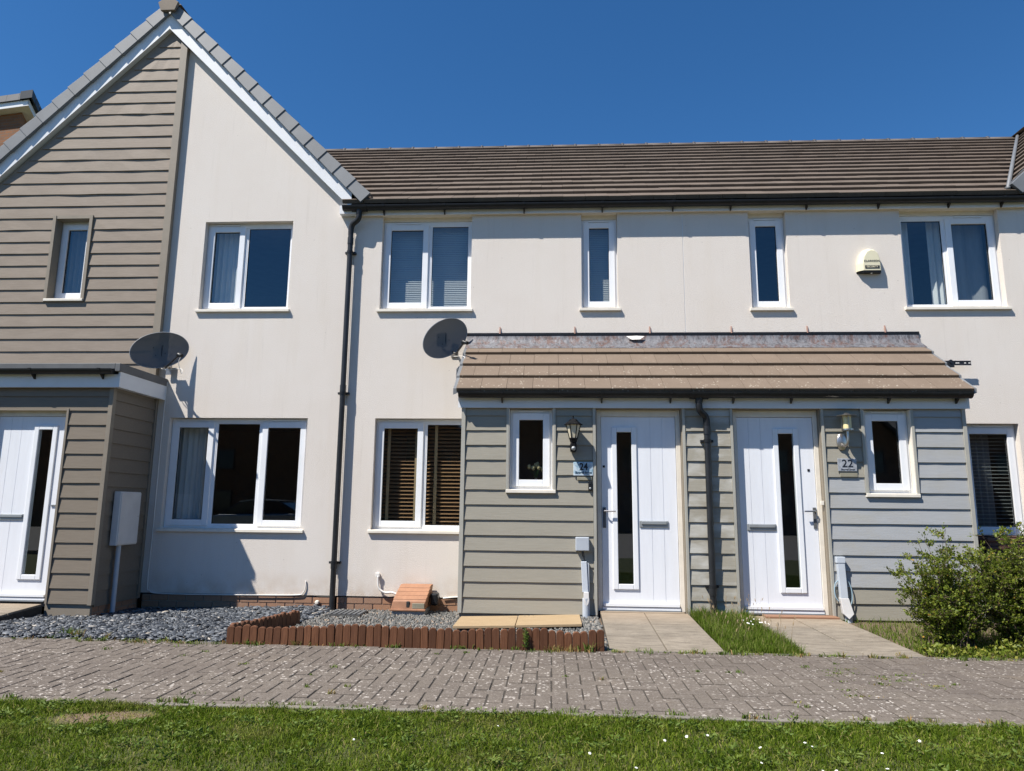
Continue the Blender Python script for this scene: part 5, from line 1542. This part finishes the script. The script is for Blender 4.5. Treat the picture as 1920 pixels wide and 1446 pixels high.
for i in range(8):
    b = MB(); bx3(b, C0+Zt*0.12-u1*0.10+u2*(i*0.36-0.08), u2*0.33, u1*0.35, Vector((0,0,0.20-0.0*i))); b.build('roof_tile', M['blue_slate'], bh, fix=True)
m = MB(); bx3(m, C0+Zt*0.13+u1*0.1+u2*0.1, u1*7.7, u2*8.1, Vector((0,0,0.17))); m.build('roof', M['blue_slate'], bh, fix=True)

# ================================================================== ACROSS THE ROAD (seen as reflections in the panes)
def far_house(x0, x1, label):
    h = thing('brick_house', label, 'house', ((x0+x1)/2, -36, 0), 'brick houses across the road')
    m = MB(); m.box(x0, x1, -44, -36, -0.2, 5.6); m.prism([(x0,-36,5.6),((x0+x1)/2,-36,9.6),(x1,-36,5.6)], (0,-8,0)); m.build('wall', M['brickwall'], h, fix=True)
    m = MB(); xm = (x0+x1)/2
    m.prism([(x0-0.3,-35.7,5.35),(xm,-35.7,9.75),(xm,-35.7,10.0),(x0-0.3,-35.7,5.6)], (0,-8.6,0)); m.prism([(x1+0.3,-35.7,5.35),(xm,-35.7,9.75),(xm,-35.7,10.0),(x1+0.3,-35.7,5.6)], (0,-8.6,0)); m.build('roof', M['dark_tile'], h, fix=True)
    for wx in (x0+1.4, x1-1.4):
        for wz in (0.9, 3.5):
            m = MB(); ring(m, wx-0.6, wx+0.6, wz, wz+1.3, 0.07, -35.98, -35.9); f = m.build('window', M['brown_plastic'], h)
            m = MB(); m.quad((wx+.55,-35.95,wz),(wx-.55,-35.95,wz),(wx-.55,-35.95,wz+1.3),(wx+.55,-35.95,wz+1.3)); m.build('pane', M['dark_glass'], f)
far_labels = ['brick house across the road, far left of the row', 'brick house across the road, second from left', 'brick house across the road, third from left', 'brick house across the road, fourth from left', 'brick house across the road, middle of the row', 'brick house across the road, fourth from right', 'brick house across the road, third from right', 'brick house across the road, second from right', 'brick house across the road, far right of the row']
for i in range(9):
    far_house(-39.6+i*8.6, -39.6+i*8.6+8.3, far_labels[i])
# parked car on the road behind the viewer, mirrored in the wide window
car = thing('parked_car', 'silver hatchback parked on the road opposite, mirrored in the wide window', 'car', (-10.6, -16.5, -0.03))
bx0 = -12.7
side = [(0.0,0.35),(0.05,0.62),(0.95,0.86),(1.05,0.90),(3.7,0.95),(4.12,0.82),(4.2,0.4),(4.1,0.22),(0.1,0.22)]
m = MB(); m.prism([(bx0+x, -15.65, z) for x, z in side], (0,-1.72,0)); m.build('body', M['car_paint'], car, fix=True, bevel=0.06)
cab = [(0.98,0.88),(1.75,1.36),(2.3,1.43),(3.2,1.38),(3.95,0.94)]
m = MB(); m.prism([(bx0+x, -15.80, z) for x, z in cab], (0,-1.42,0)); m.build('glazing', M['dark_glass'], car, fix=True, bevel=0.05)
m = MB(); m.prism([(bx0+x, -15.78, z) for x, z in [(1.70,1.36),(2.3,1.45),(3.25,1.40),(3.2,1.36),(2.3,1.40),(1.78,1.33)]], (0,-1.46,0)); m.build('roof', M['car_paint'], car, fix=True)
for wx in (0.85, 3.35):
    for wy in (-15.72, -17.30):
        m = MB(); m.lathe([(0.0,-0.1),(0.30,-0.1),(0.32,-0.05),(0.32,0.05),(0.30,0.1),(0.0,0.1)], (bx0+wx, wy, 0.29), 20, axis='Y'); wh = m.build('wheel', M['rubber'], car, smooth=True, angle=40)
        m = MB(); m.lathe([(0.0,0.115),(0.19,0.115),(0.20,0.10),(0.0,0.10)], (bx0+wx, wy, 0.29), 14, axis='Y'); m.build('rim', M['grey_metal'], wh)

# ================================================================== LOOSE GROUND COVER
def rot_pts(base, ang, tilt, taz):
    """base (k,3) -> (n,k,3): spin about z by ang, then tilt about a horizontal axis at azimuth taz"""
    ca, sa = np.cos(ang)[:, None], np.sin(ang)[:, None]
    x = base[..., 0]*ca - base[..., 1]*sa; y = base[..., 0]*sa + base[..., 1]*ca; z = base[..., 2]
    ct, st = np.cos(taz)[:, None], np.sin(taz)[:, None]
    xr = x*ct + y*st; yr = -x*st + y*ct
    c, s_ = np.cos(tilt)[:, None], np.sin(tilt)[:, None]
    yn = yr*c - z*s_; zn = yr*s_ + z*c
    return np.stack([xr*ct - yn*st, xr*st + yn*ct, zn], -1)

def chips(name, pts, size, thick, mat, label_kind, tilt=0.5, k=6):
    n = len(pts)
    a = np.linspace(0, 2*np.pi, k, endpoint=False)[None] + rng.uniform(-.35, .35, (n, k))
    r = size[:, None]*rng.uniform(0.5 if k == 5 else 0.65, 1.1, (n, k)); el = rng.uniform(0.28 if k == 5 else 0.5, 0.6 if k == 5 else 0.85, n)[:, None]
    bx = r*np.cos(a); by = r*np.sin(a)*el
    th = thick[:, None]*np.ones((1, k))
    base = np.concatenate([np.stack([bx, by, -th], -1), np.stack([bx*0.85, by*0.85, th], -1)], 1)
    V = rot_pts(base, rng.uniform(0, 6.28, n), rng.uniform(-tilt, tilt, n), rng.uniform(0, 6.28, n)) + pts[:, None, :]
    idx = np.arange(n)[:, None, None]*2*k
    F = []
    for i in range(k):
        j = (i+1) % k
        F.append((i, j, j+k)); F.append((i, j+k, i+k))
    for i in range(1, k-1): F.append((k, k+i, k+i+1))
    F = (np.array(F)[None] + idx).reshape(-1, 3)
    tint = np.repeat(rng.uniform(0, 1, n), 2*k)
    o = np_obj(name, V.reshape(-1, 3), F, mat, tint=tint)
    return tag(o, kind='stuff')

def scatter(n, x0, x1, y0, y1, test=None):
    P = np.stack([rng.uniform(x0, x1, n), rng.uniform(y0, y1, n)], -1)
    if test is not None: P = P[np.array([test(*p) for p in P])]
    return P
def left_bed(x, y):
    u = (y+2.37)/1.15
    xr = -2.835+0.20*max(0, min(1, u))
    if y > -1.22: xr = -2.62
    if x > xr: return False
    return not (y > PY and x < LX1-0.03) and not (x < -5.62)
P = scatter(11500, -6.0, -2.55, -2.40, 0.0, left_bed)
z = np.array([gz(*p) for p in P]) + rng.uniform(-0.016, 0.026, len(P))
sz = rng.uniform(0.020, 0.058, len(P)) * np.where(rng.random(len(P)) < 0.08, 1.4, 1)
chips('slate_chippings', np.column_stack([P, z]), sz, rng.uniform(0.003, 0.006, len(P)), M['slate_chip'], 'stuff', 0.42, 5)
def right_bed(x, y):
    if -2.50 < x < -2.16 and -0.65 < y < -0.31: return False
    u = (y+2.37)/1.15
    xl = -2.76+0.20*max(0, min(1, u))
    if y > -1.22: return False if x < -2.60 else (y < -0.01 and (x < -1.0 or y < PY))
    return x > xl and not (y > PY and x > -1.0)
P = scatter(22000, -2.85, 0.49, -2.40, 0.0, right_bed)
z = np.array([gz(*p) for p in P]) + rng.uniform(-0.014, 0.010, len(P))
sz = rng.uniform(0.007, 0.016, len(P)) * np.where(P[:, 0] > 0.28, 1.5, 1)
chips('grey_pebbles', np.column_stack([P, z]), sz, sz*0.45, M['pebble'], 'stuff', 0.5, 6)

def blades(name, P, z, ln, wd, mat, lean=0.55, tintf=None, parent=None):
    n = len(P)
    ang = rng.uniform(0, 6.28, n); dirx, diry = np.cos(ang), np.sin(ang)
    le_ = rng.uniform(0.1, 1, n)*lean
    az = rng.uniform(0, 6.28, n)
    lx, ly = np.cos(az)*le_, np.sin(az)*le_
    b = np.column_stack([P, z])
    wv = np.stack([dirx, diry, np.zeros(n)], -1)*wd[:, None]/2
    mid = b + np.stack([lx*ln*0.35, ly*ln*0.35, ln*0.62], -1)
    tip = b + np.stack([lx*ln, ly*ln, ln*(1-0.28*le_)], -1)
    V = np.stack([b-wv, b+wv, mid+wv*0.8, mid-wv*0.8, tip], 1)
    i = np.arange(n)[:, None, None]*5
    F = (np.array([(0,1,2),(0,2,3),(3,2,4)])[None] + i).reshape(-1, 3)
    t = rng.beta(2, 2.2, n) if tintf is None else tintf
    return np_obj(name, V.reshape(-1, 3), F, mat, parent, np.repeat(t, 5))

def fbm(x, y, s):
    return (np.sin(x*1.7*s+1.3)*np.sin(y*2.1*s+0.4) + 0.6*np.sin(x*3.9*s+y*1.7*s+2.2) + 0.4*np.sin(x*7.3*s-y*6.1*s))/2
n = 310000
P = np.stack([rng.uniform(-4.6, 4.6, n), -4.372 - 2.6*rng.random(n)**1.25], -1)
edge = -4.385 + 0.040*fbm(P[:,0], P[:,0]*0+1, 2.3) + 0.02*np.sin(P[:,0]*17+1)*np.sin(P[:,0]*5.3)
f = fbm(P[:,0], P[:,1], 1.0); f2 = fbm(P[:,0]+7, P[:,1]*1.2, 3.1)
qx, qy = P[:,0]+2.52+0.0*f, P[:,1]+4.62-0.25*(P[:,0]+2.52)
bare = (qx/0.27)**2 + (qy/0.12)**2 + 0.45*f2 < 1.0
keep = (P[:,1] < edge+0.03) & (rng.random(n) < 0.86+0.25*f2) & ~(bare & (rng.random(n) < 0.62))
P, f, f2, bare = P[keep], f[keep], f2[keep], bare[keep]
ln = (0.030 + 0.010*f + 0.010*f2)*rng.uniform(0.55, 1.5, len(P))
ln = np.clip(ln, 0.018, 0.09)
ln[bare] *= 0.55
tint = np.clip(rng.beta(2, 2.4, len(P)) - 0.16*f2 + 0.05*f, 0, 0.97)
dry = rng.random(len(P)) < 0.06
tint[bare] = rng.uniform(0.84, 1, bare.sum())
tint[dry] = rng.uniform(0.9, 1, dry.sum())
tag(blades('lawn_grass', P, 0.012*np.sin(P[:,0]*2.1+P[:,1])*np.sin(P[:,1]*2.7)-0.014, ln, rng.uniform(0.0028, 0.0055, len(P)), M['grass'], 1.5, tint), kind='stuff')
def strip_test(x, y):
    u = (y+2.4)/1.46
    return 1.485-0.04*u + 0.0 < x < 2.125-0.12*u
P = scatter(15000, 1.42, 2.14, -2.40, PY-0.01, strip_test)
z = np.array([gz(*p) for p in P]) - 0.02
hh = 0.075 + 0.055*np.clip((P[:,1]+2.4)/1.5, 0, 1)*rng.random(len(P)) + 0.02*fbm(P[:,0], P[:,1], 4)
tag(blades('verge_grass', P, z, hh*rng.uniform(0.5, 1.5, len(P)), rng.uniform(0.003, 0.006, len(P)), M['tall_grass'], 0.8, np.clip(rng.beta(2, 2.2, len(P)), 0, 1)), kind='stuff')
P = scatter(9000, 2.96, 4.4, -2.35, PY+0.0, lambda x, y: x > 3.13-0.19*(y+2.4)/1.46 + 0.02 and rng.random() < max(0.05, 1.1-0.95*(y+2.35)/1.4))
z = np.array([gz(*p) for p in P]) - 0.02
tag(blades('border_grass', P, z, rng.uniform(0.02, 0.085, len(P)), rng.uniform(0.003, 0.006, len(P)), M['tall_grass'], 1.1), kind='stuff')
# fine seed stalks standing above the strip
m = MB()
for i in range(60):
    x, y = rng.uniform(1.5, 2.1), rng.uniform(-2.3, -1.0)
    h = rng.uniform(0.14, 0.27); dx, dy = rng.uniform(-.06, .06, 2)
    m.tube([(x,y,gz(x,y)-.02),(x+dx*.4,y+dy*.4,gz(x,y)+h*.6),(x+dx,y+dy,gz(x,y)+h)], [0.0012,0.001,0.0008], 3)
    m.tube([(x+dx,y+dy,gz(x,y)+h-0.03),(x+dx*1.1,y+dy*1.1,gz(x,y)+h-0.012),(x+dx*1.2,y+dy*1.2,gz(x,y)+h+0.006)], [0.001,0.0038,0.001], 4)
tag(m.build('seed_stalks', M['pine']), kind='stuff')
# daisies
m = MB()
def daisy(x, y, z, r):
    tl = Vector((rng.uniform(-.5,.5), rng.uniform(-.8,.1), 1)).normalized()
    a_ = tl.orthogonal().normalized(); b_ = tl.cross(a_)
    c = Vector((x,y,z)); v = [c+tl*0.003]
    for k in range(10):
        t = 2*math.pi*k/10; rr = r*(1 if k % 2 else 0.72)
        v.append(c+(a_*math.cos(t)+b_*math.sin(t))*rr)
    m.add(v, [(0, 1+k, 1+(k+1) % 10) for k in range(10)])
for x, y in ((0.80,-4.78),(0.72,-4.86),(1.28,-4.86),(1.27,-4.95),(1.05,-5.0),(1.9,-4.82),(2.5,-4.93),(2.55,-4.98),(0.55,-4.9),(-0.3,-4.72),(1.5,-5.2),(1.62,-5.0),(2.2,-5.2),(1.85,-5.22),(0.2,-5.15),(0.95,-5.22),(1.2,-5.3),(1.28,-5.28),(-1.0,-5.05),(2.75,-4.75),(0.4,-5.3)):
    daisy(x+rng.uniform(-.03,.03), y+rng.uniform(-.03,.03), 0.036, rng.uniform(0.006, 0.0095))
for i in range(14):
    daisy(rng.uniform(1.82, 2.05), rng.uniform(-1.75, -1.45), rng.uniform(0.13, 0.16), 0.009)
tag(m.build('daisies', M['daisy']), kind='stuff')
# weeds in the joints and along the edges
cent = []
for i in range(150):
    cent.append((rng.uniform(-4.8, 3.9), -2.445+rng.normal(0, 0.03), rng.uniform(0.015, 0.05), rng.uniform(0.02, 0.08), 16))
for i in range(26):
    cent.append((rng.uniform(-4.0, 3.4), rng.uniform(-4.3, -2.6), rng.uniform(0.012, 0.03), rng.uniform(0.02, 0.05), 16))
for i in range(22):
    cent.append((rng.uniform(1.9, 2.7), rng.uniform(-3.8, -2.9), rng.uniform(0.008, 0.016), rng.uniform(0.05, 0.10), 22))
for i in range(30):
    cent.append((rng.uniform(-3.6, 3.0), -4.34+rng.normal(0, 0.012), rng.uniform(0.02, 0.05), rng.uniform(0.03, 0.08), 20))
cent += [(-4.35,-2.30,0.09,0.09,60),(-4.25,-2.32,0.08,0.06,40),(-3.95,-2.36,0.06,0.05,30),(0.05,-2.50,0.06,0.10,40),(-3.15,-2.49,0.03,0.25,120),(-3.6,-2.47,0.03,0.14,60),(0.15,-2.47,0.06,0.22,70),(0.30,-2.47,0.09,0.08,30)]
Pw, hw_, tw = [], [], []
for x, y, h, r, k in cent:
    tt = rng.random()
    for _ in range(k):
        a, d = rng.uniform(0, 6.28), r*abs(rng.normal(0, 0.5))
        Pw.append((x+math.cos(a)*d*1.5, y+math.sin(a)*d*0.5)); hw_.append(h*rng.uniform(0.5, 1.3)); tw.append(min(1, max(0, tt*0.85+rng.normal(0, 0.12))))
Pw = np.array(Pw)
tag(blades('weeds', Pw, np.full(len(Pw), -0.002), np.array(hw_), rng.uniform(0.004, 0.010, len(Pw)), M['weed'], 1.1, np.array(tw)), kind='stuff')

def leafy(name, P, D, L_, W_, mat, parent, tint):
    """folded leaves: base, two sides, tip"""
    n = len(P)
    D = D/np.linalg.norm(D, axis=1)[:, None]
    rnd = rng.normal(0, 1, (n, 3)); s_ = np.cross(D, rnd); s_ /= np.linalg.norm(s_, axis=1)[:, None]
    nn = np.cross(s_, D)
    b = P; c = P + D*(L_*0.5)[:, None]; t = P + D*L_[:, None] - nn*(L_*0.12)[:, None]
    l = c + s_*(W_/2)[:, None] + nn*(W_*0.18)[:, None]; r = c - s_*(W_/2)[:, None] + nn*(W_*0.18)[:, None]
    V = np.stack([b, l, t, r], 1)
    i = np.arange(n)[:, None, None]*4
    F = (np.array([(0,1,2),(0,2,3)])[None]+i).reshape(-1, 3)
    return np_obj(name, V.reshape(-1, 3), F, mat, parent, np.repeat(tint, 4), origin=tuple(WL[parent]) if parent else (0,0,0))
# clover and plantain flattened into the lawn
nc_ = 420
cxy = np.stack([rng.uniform(-4.0, 4.0, nc_), -4.42 - 1.7*rng.random(nc_)], -1)
own = rng.integers(0, nc_, 9000)
aa = rng.uniform(0, 6.28, 9000); rr = np.abs(rng.normal(0, 0.035, 9000))
Pp = np.column_stack([cxy[own, 0]+rr*np.cos(aa), cxy[own, 1]+rr*np.sin(aa)*0.8, rng.uniform(0.004, 0.034, 9000)])
tag(leafy('lawn_clover', Pp, np.column_stack([np.cos(aa), np.sin(aa), rng.uniform(.05, .7, 9000)]), rng.uniform(.012, .034, 9000), rng.uniform(.007, .016, 9000), M['weed'], None, np.clip(rng.uniform(0, .45, nc_)[own]+rng.normal(0, .08, 9000), 0, 0.75)), kind='stuff')
# upright weed against the logs
wd_ = thing('weed', 'upright bright green weed growing against the log edging', 'weed', (-0.22, -2.475, 0))
m = MB(); m.tube([(-0.22,-2.475,0),(-0.215,-2.48,0.08),(-0.222,-2.482,0.17)], [0.004,0.003,0.002], 5); m.build('stem', M['stalk'], wd_)
n = 110; hz = rng.uniform(0.02, 0.175, n); aa = rng.uniform(0, 6.28, n)
leafy('leaves', np.column_stack([-0.22+0*hz, -2.478+0*hz, hz]), np.column_stack([np.cos(aa), np.sin(aa), rng.uniform(.2, .9, n)]), rng.uniform(.02, .05, n)*(1.15-hz*3), rng.uniform(.006, .012, n), M['weed'], wd_, rng.uniform(0, .55, n))

def shrub(label, cx, cy, rx, ry, h, nstem, nleaf, seed, dens=1.0):
    global rng
    rng = np.random.default_rng(seed)
    t = thing('shrub', label, 'shrub', (cx, cy, 0.0), 'leafy shrubs in front of the right-hand window')
    m = MB(); tips = []
    for i in range(nstem):
        a = rng.uniform(0, 6.28); q = math.sqrt(rng.random())
        bx, by = cx+rng.normal(0, rx*0.18), cy+rng.normal(0, ry*0.2)
        ex, ey = cx+rx*q*math.cos(a), cy+ry*q*math.sin(a)
        ez = h*rng.uniform(0.22, 0.97)*(1-0.25*q*q)
        pts = []
        for k in range(7):
            u = k/6
            pts.append((bx+(ex-bx)*u**1.3+rng.normal(0, 0.012), by+(ey-by)*u**1.3+rng.normal(0, 0.012), ez*u**0.85))
        m.tube(pts, [0.007*(1-0.8*k/6) for k in range(7)], 4)
        for k in range(1, 7):
            for b in range(rng.integers(2, 5)):
                p = np.array(pts[k]); d = rng.normal(0, 1, 3); d[2] = abs(d[2])*0.7; d /= np.linalg.norm(d)
                l = rng.uniform(0.05, 0.16)
                e = p + d*l
                m.tube([tuple(p), tuple(p+d*l*0.5+rng.normal(0, .006, 3)), tuple(e)], [0.0022, 0.0016, 0.001], 3, cap=False)
                tips.append((p, e))
    m.build('branches', M['bark'], t)
    A = np.array([a for a, _ in tips]); B = np.array([b for _, b in tips])
    low = rng.random(len(A)) < 1
    pick = rng.integers(0, len(A), nleaf)
    u = rng.random(nleaf)[:, None]**0.7
    Pp = A[pick]+(B[pick]-A[pick])*u + rng.normal(0, 0.010, (nleaf, 3))
    Pp[:, 2] = np.maximum(Pp[:, 2], 0.02)
    D = (B-A)[pick] + rng.normal(0, 0.06, (nleaf, 3)) + np.array([0, -0.01, 0.03])
    L_ = rng.uniform(0.014, 0.032, nleaf)
    ti = np.clip(rng.beta(2, 2.5, nleaf)*0.95 + 0.12*(Pp[:, 2]/h-0.5), 0, 0.95)
    yl = rng.random(nleaf) < 0.012; ti[yl] = rng.uniform(0.96, 1, yl.sum())
    leafy('foliage', Pp, D, L_, L_*rng.uniform(0.5, 0.75, nleaf), M['leaf'], t, ti)
shrub('loose leafy shrub with gaps, left of the pair before the grey boards', 3.54, -1.98, 0.40, 0.36, 1.03, 84, 25000, 11)
shrub('denser leafy shrub at the right edge, before the brown box', 4.27, -1.95, 0.56, 0.42, 1.13, 130, 42000, 23)
rng = np.random.default_rng(5)
# low ground-level leaves at the foot of the shrubs
n = 1100
Pp = np.column_stack([rng.uniform(3.15, 4.7, n), rng.uniform(-2.42, -2.10, n), rng.uniform(0.01, 1, n)])
Pp[:, 2] *= np.clip(0.09 + 0.08*fbm(Pp[:, 0], Pp[:, 1]*0+.3, 2.7), 0.015, 0.2)
aa = rng.uniform(0, 6.28, n)
tag(leafy('ground_cover', Pp, np.column_stack([np.cos(aa), np.sin(aa)-0.4, rng.uniform(.2, 1, n)]), rng.uniform(.02, .05, n), rng.uniform(.015, .03, n), M['leaf'], None, np.clip(rng.beta(2.2, 1.6, n), 0, 1)), kind='stuff')
